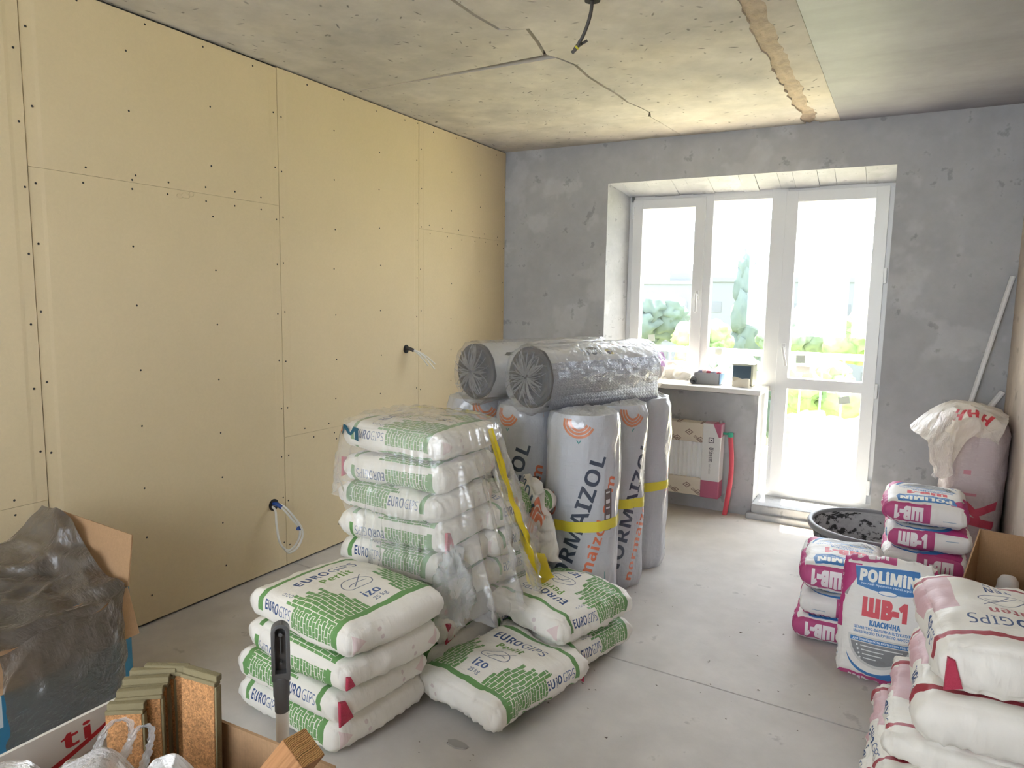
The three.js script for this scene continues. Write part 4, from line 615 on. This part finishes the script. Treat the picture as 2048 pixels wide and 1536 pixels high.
// tall sack with a bag thrown over it
{
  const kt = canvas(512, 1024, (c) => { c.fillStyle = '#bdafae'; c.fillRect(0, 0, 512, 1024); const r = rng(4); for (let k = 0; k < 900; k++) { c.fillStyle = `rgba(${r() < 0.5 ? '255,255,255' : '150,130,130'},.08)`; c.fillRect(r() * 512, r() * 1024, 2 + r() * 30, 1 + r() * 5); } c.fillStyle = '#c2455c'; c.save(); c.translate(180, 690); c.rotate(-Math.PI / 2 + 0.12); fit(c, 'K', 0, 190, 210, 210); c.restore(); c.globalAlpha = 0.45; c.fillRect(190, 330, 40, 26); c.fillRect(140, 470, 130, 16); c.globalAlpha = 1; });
  const t = thing('bulk_sack', 'tall pale sack with a red letter K leaning into the right corner', 'sack', [3.245, 0, 0.37]);
  const w = 0.29, d = 0.44, h = 0.9;
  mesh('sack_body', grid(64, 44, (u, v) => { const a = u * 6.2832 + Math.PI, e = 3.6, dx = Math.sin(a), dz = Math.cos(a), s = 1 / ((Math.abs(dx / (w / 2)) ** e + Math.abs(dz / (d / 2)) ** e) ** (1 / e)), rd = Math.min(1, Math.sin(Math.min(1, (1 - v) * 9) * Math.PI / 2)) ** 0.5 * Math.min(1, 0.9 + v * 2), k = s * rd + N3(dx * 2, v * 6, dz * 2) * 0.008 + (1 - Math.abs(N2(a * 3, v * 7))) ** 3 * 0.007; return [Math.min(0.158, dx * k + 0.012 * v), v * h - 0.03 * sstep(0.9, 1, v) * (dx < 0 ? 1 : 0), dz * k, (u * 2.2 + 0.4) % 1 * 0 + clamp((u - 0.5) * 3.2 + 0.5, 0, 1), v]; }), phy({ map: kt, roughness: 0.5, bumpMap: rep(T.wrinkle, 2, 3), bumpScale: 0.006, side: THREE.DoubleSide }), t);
  mesh('sack_top', grid(40, 10, (u, v) => { const a = u * 6.2832, e = 3.6, dx = Math.sin(a), dz = Math.cos(a), s = 1 / ((Math.abs(dx / (w / 2)) ** e + Math.abs(dz / (d / 2)) ** e) ** (1 / e)) * (1 - v) * 0.6; return [Math.min(0.158, dx * s + 0.012), h - 0.012 + 0.015 * v, dz * s, 0.02, 0.5]; }), phy({ color: C3(0.62, 0.54, 0.52), roughness: 0.5 }), t);
  const pt = canvas(256, 256, (c) => { c.fillStyle = '#eee6da'; c.fillRect(0, 0, 256, 256); c.fillStyle = '#d8414e'; for (const [x, y, a] of [[60, 70, 0.4], [100, 84, 0.2], [136, 96, 0.7], [178, 120, 0.3]]) { c.save(); c.translate(x, y); c.rotate(a); c.fillRect(-14, -20, 10, 40); c.fillRect(-14, -6, 28, 9); c.fillRect(6, -20, 9, 38); c.restore(); } });
  const X = 3.2, bagRows = [
    [[3.34, 0.905, 0.22], [3.22, 0.93, 0.22], [3.12, 0.93, 0.24], [3.04, 0.89, 0.27], [2.975, 0.83, 0.31]],
    [[3.38, 0.90, 0.36], [3.24, 0.94, 0.36], [3.12, 0.94, 0.37], [3.03, 0.89, 0.40], [2.93, 0.79, 0.43]],
    [[3.38, 0.89, 0.50], [3.26, 0.93, 0.50], [3.15, 0.93, 0.50], [3.06, 0.85, 0.54], [3.0, 0.74, 0.57]],
    [[3.36, 0.86, 0.60], [3.27, 0.89, 0.61], [3.18, 0.88, 0.62], [3.10, 0.78, 0.65], [3.07, 0.66, 0.66]],
    [[3.33, 0.76, 0.615], [3.27, 0.79, 0.62], [3.20, 0.78, 0.63], [3.15, 0.68, 0.66], [3.13, 0.575, 0.66]]];
  const b = thing('plastic_bag', 'thin white carrier bag with red print draped over the tall K sack', 'plastic bag');
  mesh('bag_film', sheet(bagRows, 44, 44, 0.013, 11, 2), phy({ map: pt, roughness: 0.4, transmission: 0.35, thickness: 0, bumpMap: rep(T.wrinkle, 2), bumpScale: 0.008 }), b);
  mesh('bag_handle', sheet([[[3.07, 0.90, 0.50], [3.10, 0.92, 0.55], [3.14, 0.90, 0.59]], [[3.03, 0.80, 0.57], [3.08, 0.80, 0.62], [3.13, 0.80, 0.65]], [[3.02, 0.70, 0.62], [3.07, 0.68, 0.67], [3.13, 0.69, 0.69]], [[3.05, 0.60, 0.64], [3.09, 0.57, 0.68], [3.14, 0.585, 0.69]]], 24, 30, 0.012, 14, 6), phy({ color: C3(0.78, 0.72, 0.66), roughness: 0.4, transmission: 0.3, thickness: 0, bumpMap: rep(T.wrinkle, 2), bumpScale: 0.008 }), b);
}
// open carton by the right wall
const plate = (a, b, c, d, th, mat, name, parent) => {           // a board through four corners, with thickness
  const A = [a, b, c, d].map((p) => new THREE.Vector3(...p)), n = A[1].clone().sub(A[0]).cross(A[3].clone().sub(A[0])).normalize().multiplyScalar(th / 2), P = [...A.map((p) => p.clone().sub(n)), ...A.map((p) => p.clone().add(n))], pos = [], uv = [];
  for (const f of [[3, 2, 1, 0], [4, 5, 6, 7], [0, 1, 5, 4], [1, 2, 6, 5], [2, 3, 7, 6], [3, 0, 4, 7]]) { const q = f.map((k) => P[k]), w = q[0].distanceTo(q[1]), h = q[0].distanceTo(q[3]), t = [[0, 0], [w, 0], [w, h], [0, h]]; for (const k of [0, 1, 2, 0, 2, 3]) { pos.push(q[k].x, q[k].y, q[k].z); uv.push(...t[k]); } }
  const g = new THREE.BufferGeometry(); g.setAttribute('position', new THREE.Float32BufferAttribute(pos, 3)); g.setAttribute('uv', new THREE.Float32BufferAttribute(uv, 2)); g.computeVertexNormals(); return mesh(name, g, mat, parent);
};
{
  const t = thing('carton', 'tall open brown carton against the right wall holding a white tube', 'carton');
  plate([3.2, 0, 1.62], [3.39, 0, 1.62], [3.39, 0.56, 1.6], [3.2, 0.568, 1.6], 0.005, M.card, 'back_panel', t);
  plate([3.2, 0, 1.62], [3.2, 0.568, 1.6], [3.115, 0.47, 2.06], [3.13, 0, 2.06], 0.005, M.card, 'side_panel', t);
  plate([3.395, 0, 1.62], [3.395, 0.62, 1.6], [3.39, 0.72, 1.86], [3.395, 0.5, 2.2], 0.005, M.card, 'side_panel', t);
  plate([3.13, 0, 2.06], [3.39, 0, 2.1], [3.39, 0.33, 2.1], [3.13, 0.33, 2.06], 0.005, M.card, 'front_panel', t);
  plate([3.13, 0.003, 2.06], [3.2, 0.003, 1.63], [3.39, 0.003, 1.63], [3.39, 0.003, 2.09], 0.005, M.card, 'bottom_panel', t);
  const r = thing('tube', 'white cardboard tube with a rounded end standing in the carton by the right wall', 'tube', [3.285, 0.008, 1.82]);
  mesh('tube_body', smooth(new THREE.LatheGeometry([[0.001, 0], [0.036, 0], [0.036, 0.41], [0.034, 0.432], [0.024, 0.448], [0.001, 0.455]].map((p) => new THREE.Vector2(...p)), 28)), std({ color: C3(0.7, 0.68, 0.66), roughness: 0.6 }), r);
  mesh('tube_collar', smooth(new THREE.LatheGeometry([[0.0362, 0.36], [0.0385, 0.362], [0.0385, 0.40], [0.0362, 0.402]].map((p) => new THREE.Vector2(...p)), 28)), std({ color: C3(0.6, 0.58, 0.56), roughness: 0.6 }), r);
}

// ---------------------------------------------------------------- cartons at the left
{
  const blue = std({ map: canvas(256, 256, (c) => { c.fillStyle = '#3f84a8'; c.fillRect(0, 0, 256, 256); c.fillStyle = '#dfe3e4'; c.fillRect(0, 0, 40, 150); c.fillStyle = '#1d3a4c'; c.fillRect(0, 200, 256, 56); }), roughness: 0.6 });
  const t = thing('carton', 'large blue carton with raised brown flaps by the gypsum wall', 'carton');
  const x0 = 0.14, x1 = 0.635, z0 = 3.645, z1 = 4.12, h = 0.49;
  const uv = (m) => { const p = m.geometry.attributes.position, u = m.geometry.attributes.uv; for (let i = 0; i < p.count; i++) u.setXY(i, (p.getZ(i) - z1) / (z0 - z1), p.getY(i) / h); };
  plate([x1, 0, z1], [x1, 0, z0], [x1, h, z0], [x1, h, z1], 0.006, blue, 'side_panel', t); uv(t.children[0]);
  plate([x0, 0, z1], [x0, 0, z0], [x0, h, z0], [x0, h, z1], 0.006, M.card, 'side_panel', t);
  plate([x0, 0, z1], [x1, 0, z1], [x1, h, z1], [x0, h, z1], 0.006, blue, 'front_panel', t);
  plate([x0, 0, z0], [x1, 0, z0], [x1, h, z0], [x0, h, z0], 0.006, M.card, 'back_panel', t);
  plate([x0, 0.004, z0], [x1, 0.004, z0], [x1, 0.004, z1], [x0, 0.004, z1], 0.006, M.card, 'bottom_panel', t);
  plate([x0, h, z0], [x1, h, z0], [x1 + 0.004, h + 0.175, z0 - 0.02], [x0, h + 0.185, z0 - 0.035], 0.005, M.card, 'flap', t).userData.label = 'raised brown back flap';
  plate([x1 + 0.003, h, z0 + 0.005], [x1 + 0.003, h, z1], [x1 + 0.06, h - 0.16, z1], [x1 + 0.095, h - 0.13, z0 + 0.03], 0.005, M.card, 'flap', t).userData.label = 'brown side flap folded outwards';
  const b = thing('refuse_sack', 'crumpled translucent black plastic sack draped over the large blue carton', 'plastic sack');
  mesh('sack_film', sheet([
    [[0.16, 0.70, 3.66], [0.30, 0.69, 3.65], [0.42, 0.61, 3.665], [0.56, 0.535, 3.68], [0.645, 0.515, 3.665]],
    [[0.15, 0.60, 3.78], [0.29, 0.57, 3.75], [0.43, 0.53, 3.76], [0.57, 0.52, 3.76], [0.69, 0.475, 3.75]],
    [[0.15, 0.57, 3.95], [0.30, 0.545, 3.92], [0.45, 0.525, 3.90], [0.60, 0.52, 3.88], [0.70, 0.475, 3.86]],
    [[0.16, 0.54, 4.12], [0.32, 0.53, 4.10], [0.47, 0.52, 4.06], [0.62, 0.51, 4.02], [0.705, 0.47, 3.97]],
    [[0.20, 0.40, 4.17], [0.34, 0.42, 4.17], [0.49, 0.44, 4.16], [0.63, 0.49, 4.14], [0.71, 0.46, 4.08]]], 60, 60, 0.016, 9, 4), M.black, b);
  mesh('sack_film', sheet([
    [[0.645, 0.515, 3.665], [0.69, 0.475, 3.75], [0.70, 0.475, 3.86], [0.705, 0.47, 3.97], [0.71, 0.46, 4.08]],
    [[0.70, 0.44, 3.705], [0.755, 0.37, 3.76], [0.765, 0.35, 3.86], [0.765, 0.34, 3.97], [0.77, 0.33, 4.09]],
    [[0.70, 0.30, 3.70], [0.745, 0.24, 3.76], [0.755, 0.22, 3.86], [0.76, 0.21, 3.97], [0.76, 0.22, 4.09]],
    [[0.67, 0.14, 3.70], [0.69, 0.09, 3.76], [0.70, 0.07, 3.86], [0.71, 0.07, 3.97], [0.72, 0.08, 4.09]]], 50, 50, 0.014, 9, 5), M.black, b);
}
{
  // carton in the foreground and what stands in it
  const box1 = canvas(1024, 1024, (c) => { c.fillStyle = '#cfc8bd'; c.fillRect(0, 0, 1024, 1024); c.fillStyle = '#b3262c'; c.save(); c.translate(725, 98); c.rotate(-0.06); fit(c, 'ti', 0, 0, 120, 64); c.restore(); c.fillRect(885, 52, 26, 60); c.beginPath(); c.moveTo(560, 160); c.quadraticCurveTo(760, 130, 940, 40); c.lineTo(940, 58); c.quadraticCurveTo(760, 150, 560, 184); c.fill(); });
  const t = thing('carton', 'open white carton with red lettering inside, holding board offcuts', 'carton');
  const x0 = 1.625, x1 = 2.11, z0 = 4.245, z1 = 4.76, h = 0.72;
  const wp = plate([x0, 0, z1], [x0, 0, z0], [x0, h, z0], [x0, h, z1], 0.007, std({ map: box1, roughness: 0.8 }), 'side_panel', t);
  { const p = wp.geometry.attributes.position, u = wp.geometry.attributes.uv; for (let i = 0; i < p.count; i++) u.setXY(i, (z1 - p.getZ(i)) / (z1 - z0), 1 - (h - p.getY(i)) / 0.5); }
  plate([x0, 0, z0], [x1, 0, z0 - 0.02], [x1, h - 0.005, z0 - 0.02], [x0, h, z0], 0.006, M.card, 'back_panel', t);
  plate([x1, 0, z1], [x1, 0, z0 - 0.02], [x1, h - 0.005, z0 - 0.02], [x1, h - 0.03, z1], 0.006, M.card, 'side_panel', t);
  plate([x0, 0, z1], [x1, 0, z1], [x1, h - 0.03, z1], [x0, h, z1], 0.006, M.card, 'front_panel', t);
  plate([x0, 0.25, z0], [x1, 0.25, z0], [x1, 0.25, z1], [x0, 0.25, z1], 0.006, M.card, 'bottom_panel', t);
  function offcut(x, z, top, w, label, turn = 0.1, lean = 0) {   // laminated board offcut standing on end
    const o = thing('board_offcut', label, 'board offcut', [x, 0.254, z], turn, 'board offcuts standing in the white carton'), hh = top - 0.254, th = 0.0115;
    mesh('chipboard_face', rbox(-w / 2, w / 2, 0, hh - 0.016, -th / 2 + 0.002, th / 2 + 0.0012, 0.001, 1), M.chip, o);
    mesh('edge_profile', merge([rbox(-w / 2 + 0.002, w / 2 + 0.004, hh - 0.012, hh, -th / 2 - 0.003, th / 2 - 0.001, 0.002), rbox(-w / 2, w / 2 + 0.003, hh - 0.018, hh - 0.011, -th / 2, th / 2 + 0.003, 0.0015), rbox(w / 2 - 0.001, w / 2 + 0.004, 0, hh - 0.02, -th / 2 - 0.001, th / 2, 0.0015)]), M.hdf, o).userData.label = 'olive milled edge';
    mesh('laminate_back', rbox(-w / 2, w / 2, 0, hh - 0.012, -th / 2 - 0.001, -th / 2 + 0.0022, 0.0008, 1), M.hdf, o); o.rotation.z = lean;
  }
  offcut(1.735, 4.342, 0.772, 0.06, 'narrow chipboard offcut in front of the stepped row', 0.62);
  offcut(1.738, 4.318, 0.786, 0.074, 'second chipboard offcut in the row, milled olive edge on top', 0.72);
  offcut(1.728, 4.299, 0.796, 0.076, 'third chipboard offcut in the row of offcuts', 0.68);
  offcut(1.722, 4.281, 0.802, 0.078, 'fourth chipboard offcut in the row, with a stepped olive edge', 0.64);
  offcut(1.736, 4.264, 0.806, 0.078, 'fifth chipboard offcut, hindmost of the stepped row', 0.5);
  offcut(1.826, 4.268, 0.825, 0.074, 'tallest chipboard offcut standing apart with a slanting top edge', 0.14, -0.02);
  const white = M.white;
  const bag = thing('plastic_bag', 'crumpled clear carrier bag with handles in the white carton', 'plastic bag');
  mesh('bag_film', sheet([
    [[1.70, 0.66, 4.42], [1.76, 0.70, 4.40], [1.80, 0.70, 4.385], [1.86, 0.66, 4.38]],
    [[1.72, 0.70, 4.46], [1.78, 0.745, 4.43], [1.83, 0.755, 4.415], [1.88, 0.71, 4.40]],
    [[1.75, 0.69, 4.52], [1.81, 0.74, 4.48], [1.86, 0.755, 4.455], [1.92, 0.70, 4.44]],
    [[1.78, 0.60, 4.58], [1.83, 0.63, 4.55], [1.88, 0.64, 4.52], [1.94, 0.60, 4.50]]], 40, 40, 0.014, 18, 3), M.milky, bag);
  for (const pts of [[[1.771, 0.722, 4.417], [1.771, 0.757, 4.401], [1.784, 0.777, 4.386], [1.80, 0.775, 4.377], [1.816, 0.757, 4.382], [1.825, 0.738, 4.4], [1.835, 0.715, 4.418]], [[1.825, 0.735, 4.4], [1.822, 0.76, 4.383], [1.832, 0.775, 4.371], [1.844, 0.769, 4.366], [1.853, 0.75, 4.375], [1.862, 0.72, 4.395]]]) {
    const cv = new THREE.CatmullRomCurve3(pts.map((p) => new THREE.Vector3(...p)));
    mesh('bag_handle', grid(6, 40, (u, v) => { const c = cv.getPointAt(v), s = (u - 0.5) * 0.022 * (1 - 0.45 * Math.sin(v * Math.PI)); return [c.x + s * 0.8, c.y + Math.abs(u - 0.5) * 0.008 + s * 0.3 + N2(v * 9, u * 4) * 0.002, c.z - s * 0.4 + N2(v * 12 + 5, u * 5) * 0.003]; }), M.milky, bag);
  }
  tag(mesh('plastic_bag', sheet([[[1.84, 0.66, 4.36], [1.88, 0.71, 4.36], [1.92, 0.735, 4.355], [1.98, 0.66, 4.34]], [[1.86, 0.70, 4.41], [1.895, 0.748, 4.395], [1.935, 0.762, 4.385], [1.995, 0.68, 4.37]], [[1.88, 0.69, 4.46], [1.92, 0.725, 4.44], [1.96, 0.735, 4.43], [2.02, 0.68, 4.41]], [[1.90, 0.60, 4.52], [1.94, 0.65, 4.50], [1.98, 0.66, 4.49], [2.04, 0.60, 4.47]]], 40, 40, 0.014, 17, 9), white), 'plain white plastic bag hunched in the carton in front of the tallest offcut', 'plastic bag');
  tag(mesh('plastic_film', sheet([[[1.64, 0.66, 4.54], [1.66, 0.715, 4.51], [1.70, 0.735, 4.485], [1.76, 0.70, 4.46]], [[1.65, 0.68, 4.58], [1.69, 0.735, 4.535], [1.73, 0.75, 4.505], [1.79, 0.71, 4.48]], [[1.68, 0.64, 4.64], [1.72, 0.68, 4.59], [1.77, 0.69, 4.555], [1.82, 0.65, 4.53]]], 36, 36, 0.013, 20, 12), white), 'crumpled pale grey film in the corner of the white carton', 'plastic film');
  // wooden batten leaning out of the carton
  const bt = thing('wooden_batten', 'square sawn timber batten with rough end grain leaning on the carton rim', 'timber', [2.158, 0.8306, 4.337]);
  const s = 0.05, L = 0.62, bodyG = rbox(-s / 2, s / 2, -L, 0, -s / 2, s / 2, 0.0015, 1);
  { const u = bodyG.attributes.uv; for (let i = 0; i < u.count; i++) { const a = u.getX(i); u.setXY(i, u.getY(i) * 1.6, a * 6); } }
  const body = mesh('timber_body', bodyG, std({ map: T.wood, roughness: 0.8 }), bt), end = new THREE.PlaneGeometry(s - 0.002, s - 0.002, 14, 14); { const p = end.attributes.position; for (let i = 0; i < p.count; i++) p.setZ(i, 0.0006 + 0.0006 * N2(p.getX(i) * 400, p.getY(i) * 60)); end.computeVertexNormals(); }
  end.rotateX(-Math.PI / 2); const eg = mesh('end_grain', end, std({ map: T.end, roughness: 0.95, bumpMap: T.end, bumpScale: 0.001 }), bt);
  bt.quaternion.set(0.1079, -0.0178, 0.2984, -0.9482);
  // telescopic handle standing behind the carton
  const hn = thing('pole_handle', 'white telescopic pole with a dark grey hollow grip standing behind the carton', 'pole', [1.838, 0, 4.085], 0.8);
  mesh('pole_tube', cyl(0.0125, 0.0125, 0.66, 0, 0, 0, 24), std({ color: C3(0.78, 0.76, 0.7), roughness: 0.35 }), hn);
  const gm = std({ color: C3(0.09, 0.09, 0.088), roughness: 0.45 }), ring = (y0, y1, r0, r1, n) => mesh(n, smooth(new THREE.LatheGeometry([[r0 - 0.002, y0], [r0, y0 + 0.002], [r1, y1 - 0.002], [r1 - 0.002, y1]].map((p) => new THREE.Vector2(...p)), 24)), gm, hn);
  ring(0.652, 0.69, 0.0138, 0.0142, 'collar'); ring(0.685, 0.728, 0.0158, 0.0158, 'sleeve');
  const out = new THREE.Shape(); { const r = 0.0162, y0 = 0.724, y1 = 0.838 - 0.0162; out.moveTo(-r, y0); out.lineTo(r, y0); out.lineTo(r, y1); out.absarc(0, y1, r, 0, Math.PI, false); out.lineTo(-r, y0); const hp = new THREE.Path(), k = 0.0118; hp.moveTo(-k, y0 + 0.012); hp.lineTo(-k, y1); hp.absarc(0, y1, k, Math.PI, 0, true); hp.lineTo(k, y0 + 0.012); hp.lineTo(-k, y0 + 0.012); out.holes.push(hp); }
  const gg = new THREE.ExtrudeGeometry(out, { depth: 0.02, bevelEnabled: true, bevelSize: 0.0015, bevelThickness: 0.0015, bevelSegments: 2, curveSegments: 16 }); gg.translate(0, 0, -0.009); mesh('grip_shell', gg, gm, hn);
  mesh('grip_back', rbox(-0.0125, 0.0125, 0.728, 0.83, -0.010, -0.006, 0.002), gm, hn);
  mesh('grip_rib', merge([rbox(-0.001, 0.001, 0.775, 0.81, -0.008, 0.004, 0.0005), cyl(0.004, 0.004, 0.012, 0, 0, 0, 12).rotateX(Math.PI / 2).translate(0, 0.815, -0.006), cyl(0.0028, 0.0028, 0.012, 0, 0, 0, 12).rotateX(Math.PI / 2).translate(0, 0.756, -0.006)]), gm, hn);
}
// litter on the floor
{
  const s = new THREE.CylinderGeometry(0.032, 0.034, 0.004, 7); s.scale(1.2, 1, 0.6); { const p = s.attributes.position; for (let i = 0; i < p.count; i++) p.setXYZ(i, p.getX(i) * (1 + 0.25 * N2(i, 1)), p.getY(i) + 0.002, p.getZ(i) * (1 + 0.25 * N2(i, 4))); } s.computeVertexNormals();
  const f = tag(mesh('plaster_flake', s, std({ color: C3(0.36, 0.34, 0.31) })), 'flat grey plaster flake lying on the floor in front of the sacks', 'flake'); f.position.set(1.668, 0, 3.184);
  const r = rng(55), bits = []; for (let k = 0; k < 90; k++) { const g = new THREE.TetrahedronGeometry(0.002 + r() * r() * 0.006, 0); g.rotateY(r() * 6); g.scale(1 + r(), 0.5, 1); g.translate(1.4 + r() * 1.5, 0.001, 1.6 + r() * 2.2); bits.push(g); }
  const c = mesh('crumb', merge(bits), std({ color: C3(0.2, 0.17, 0.14) })); tag(c, 'dark crumbs scattered over the grey floor', 'crumbs'); c.userData.kind = 'stuff';
}

// ---------------------------------------------------------------- outside
{
  const conc = std({ color: C3(0.62, 0.58, 0.5), roughness: 0.9 }), wh = std({ color: C3(0.75, 0.74, 0.7), roughness: 0.6 });
  const b = thing('balcony', 'sunlit balcony slab with a white railing outside the door', 'balcony');
  mesh('balcony_floor', box(-1.5, 4.9, -0.18, 0.03, -1.35, -0.42), conc, b);
  mesh('kerb', box(-1.5, 4.9, 0.03, 0.16, -1.35, -1.25), conc, b);
  mesh('handrail', box(-1.5, 4.9, 1.03, 1.08, -1.33, -1.27), wh, b);
  mesh('lower_rail', box(-1.5, 4.9, 0.22, 0.25, -1.32, -1.28), wh, b);
  for (let x = -1.4; x < 4.9; x += 0.16) mesh('baluster', box(x, x + 0.014, 0.16, 1.04, -1.307, -1.293), wh, b);
  const e = thing('roof_overhang', 'concrete slab overhang above the balcony', 'overhang'); mesh('slab', box(-1.5, 4.9, 2.66, 2.8, -0.7, -0.42), conc, e);
  const G = -13, gr = mesh('ground', box(-160, 120, G - 1, G, -260, -4), std({ color: C3(0.2, 0.22, 0.12), roughness: 1 })); gr.userData = { kind: 'structure', label: 'green ground far below the balcony', category: 'ground' };
  const block = (x, z, w, h, d, label, col) => {
    const t = thing('apartment_block', label, 'building', [x, G, z]), m = std({ color: col }), gl = std({ color: C3(0.06, 0.068, 0.08), roughness: 0.2 });
    mesh('facade', box(-w / 2, w / 2, 0, h, -d, 0), m, t); mesh('parapet', box(-w / 2 - 0.2, w / 2 + 0.2, h, h + 0.7, -d, 0.2), m, t);
    mesh('stair_head', box(w * 0.1, w * 0.1 + 4, h + 0.7, h + 2.6, -6, -1), m, t);
    const fl = Math.floor(h / 3); for (let k = Math.max(0, fl - 4); k < fl; k++) for (let c = 1.5; c < w - 2; c += 3.4) mesh('window', box(-w / 2 + c, -w / 2 + c + 1.6, k * 3 + 1.0, k * 3 + 2.5, -0.1, 0.06), gl, t);
  };
  block(-7, -100, 34, 17.4, 12, 'long grey apartment block seen beyond the balcony door', C3(0.085, 0.097, 0.108));
  block(-41, -125, 44, 17.6, 12, 'distant grey apartment block seen through the left window light', C3(0.10, 0.112, 0.122));
  const leaf = [C3(0.07, 0.095, 0.085), C3(0.15, 0.22, 0.09), C3(0.13, 0.17, 0.12)].map((c) => std({ color: c, roughness: 1 })), bark = std({ color: C3(0.2, 0.18, 0.15) });
  const tree = (x, z, w, top, label, m, tall = 0) => {
    const t = thing('tree', label, 'tree', [x, G, z]), hh = top - G, list = [], r = rng(Math.round(x * 13 + z * 7) >>> 0), n = tall ? 16 : 14;
    for (let k = 0; k < n; k++) {
      const rad = tall ? w * (0.5 + 0.4 * r()) * (1 - 0.55 * k / n) : w * (0.34 + 0.2 * r()), g = new THREE.IcosahedronGeometry(1, 3), p = g.attributes.position, s = r() * 90;
      for (let i = 0; i < p.count; i++) { const q = 1 + 0.28 * N3(p.getX(i) * 2.6 + s, p.getY(i) * 2.6, p.getZ(i) * 2.6) + 0.12 * N3(p.getX(i) * 7 + s, p.getY(i) * 7, p.getZ(i) * 7); p.setXYZ(i, p.getX(i) * q * rad, p.getY(i) * q * rad * (tall ? 1.9 : 0.85), p.getZ(i) * q * rad); }
      if (tall) g.translate((r() - 0.5) * w * 0.5, hh * (0.22 + 0.7 * k / n), (r() - 0.5) * w * 0.5); else { const a = r() * 6.3, d = Math.sqrt(r()) * w * 0.6; g.translate(Math.cos(a) * d, hh - w * 0.45 - r() * w * 0.7, Math.sin(a) * d); }
      g.computeVertexNormals(); list.push(g);
    }
    mesh('crown', smooth(merge(list)), m, t); mesh('trunk', cyl(0.35, 0.2, hh * 0.5, 0, 0, 0, 10), bark, t);
  };
  tree(-9.4, -60, 2.1, 7.2, 'tall narrow poplar rising above the roofs', leaf[0], 1); tree(-7.7, -63, 1.2, 5.4, 'lower second spire beside the tall poplar', leaf[0], 1);
  [[-15.5, -50, 3.4, 2.6, 0], [-22, -52, 4.2, 1.6, 1], [-10.5, -48, 2.6, 0.4, 1], [-4.5, -52, 2.8, 1.4, 2], [0.6, -50, 2.6, 1.2, 1], [-29, -60, 4.5, 2.4, 2], [-13, -38, 3.2, -2.4, 1], [-7, -40, 2.6, -1.4, 2], [-1.5, -40, 2.6, -1.2, 1], [3.5, -44, 3, -0.4, 2], [-8.5, -29, 3.2, -4.4, 1], [-2, -28, 3, -4.8, 2]]
    .forEach(([x, z, w, top, k], i) => tree(x, z, w, top, ['dusky blue-green leafy tree standing before the apartment blocks', 'bright yellow-green leafy tree in the courtyard below the balcony', 'mid green leafy tree in the courtyard below the balcony'][k], leaf[k]));
  scene.children.filter((o) => o.userData.category === 'tree' && !/poplar/.test(o.userData.label)).forEach((o) => { o.userData.group = 'leafy trees in the courtyard'; });
}
renderer.render(scene, camera);
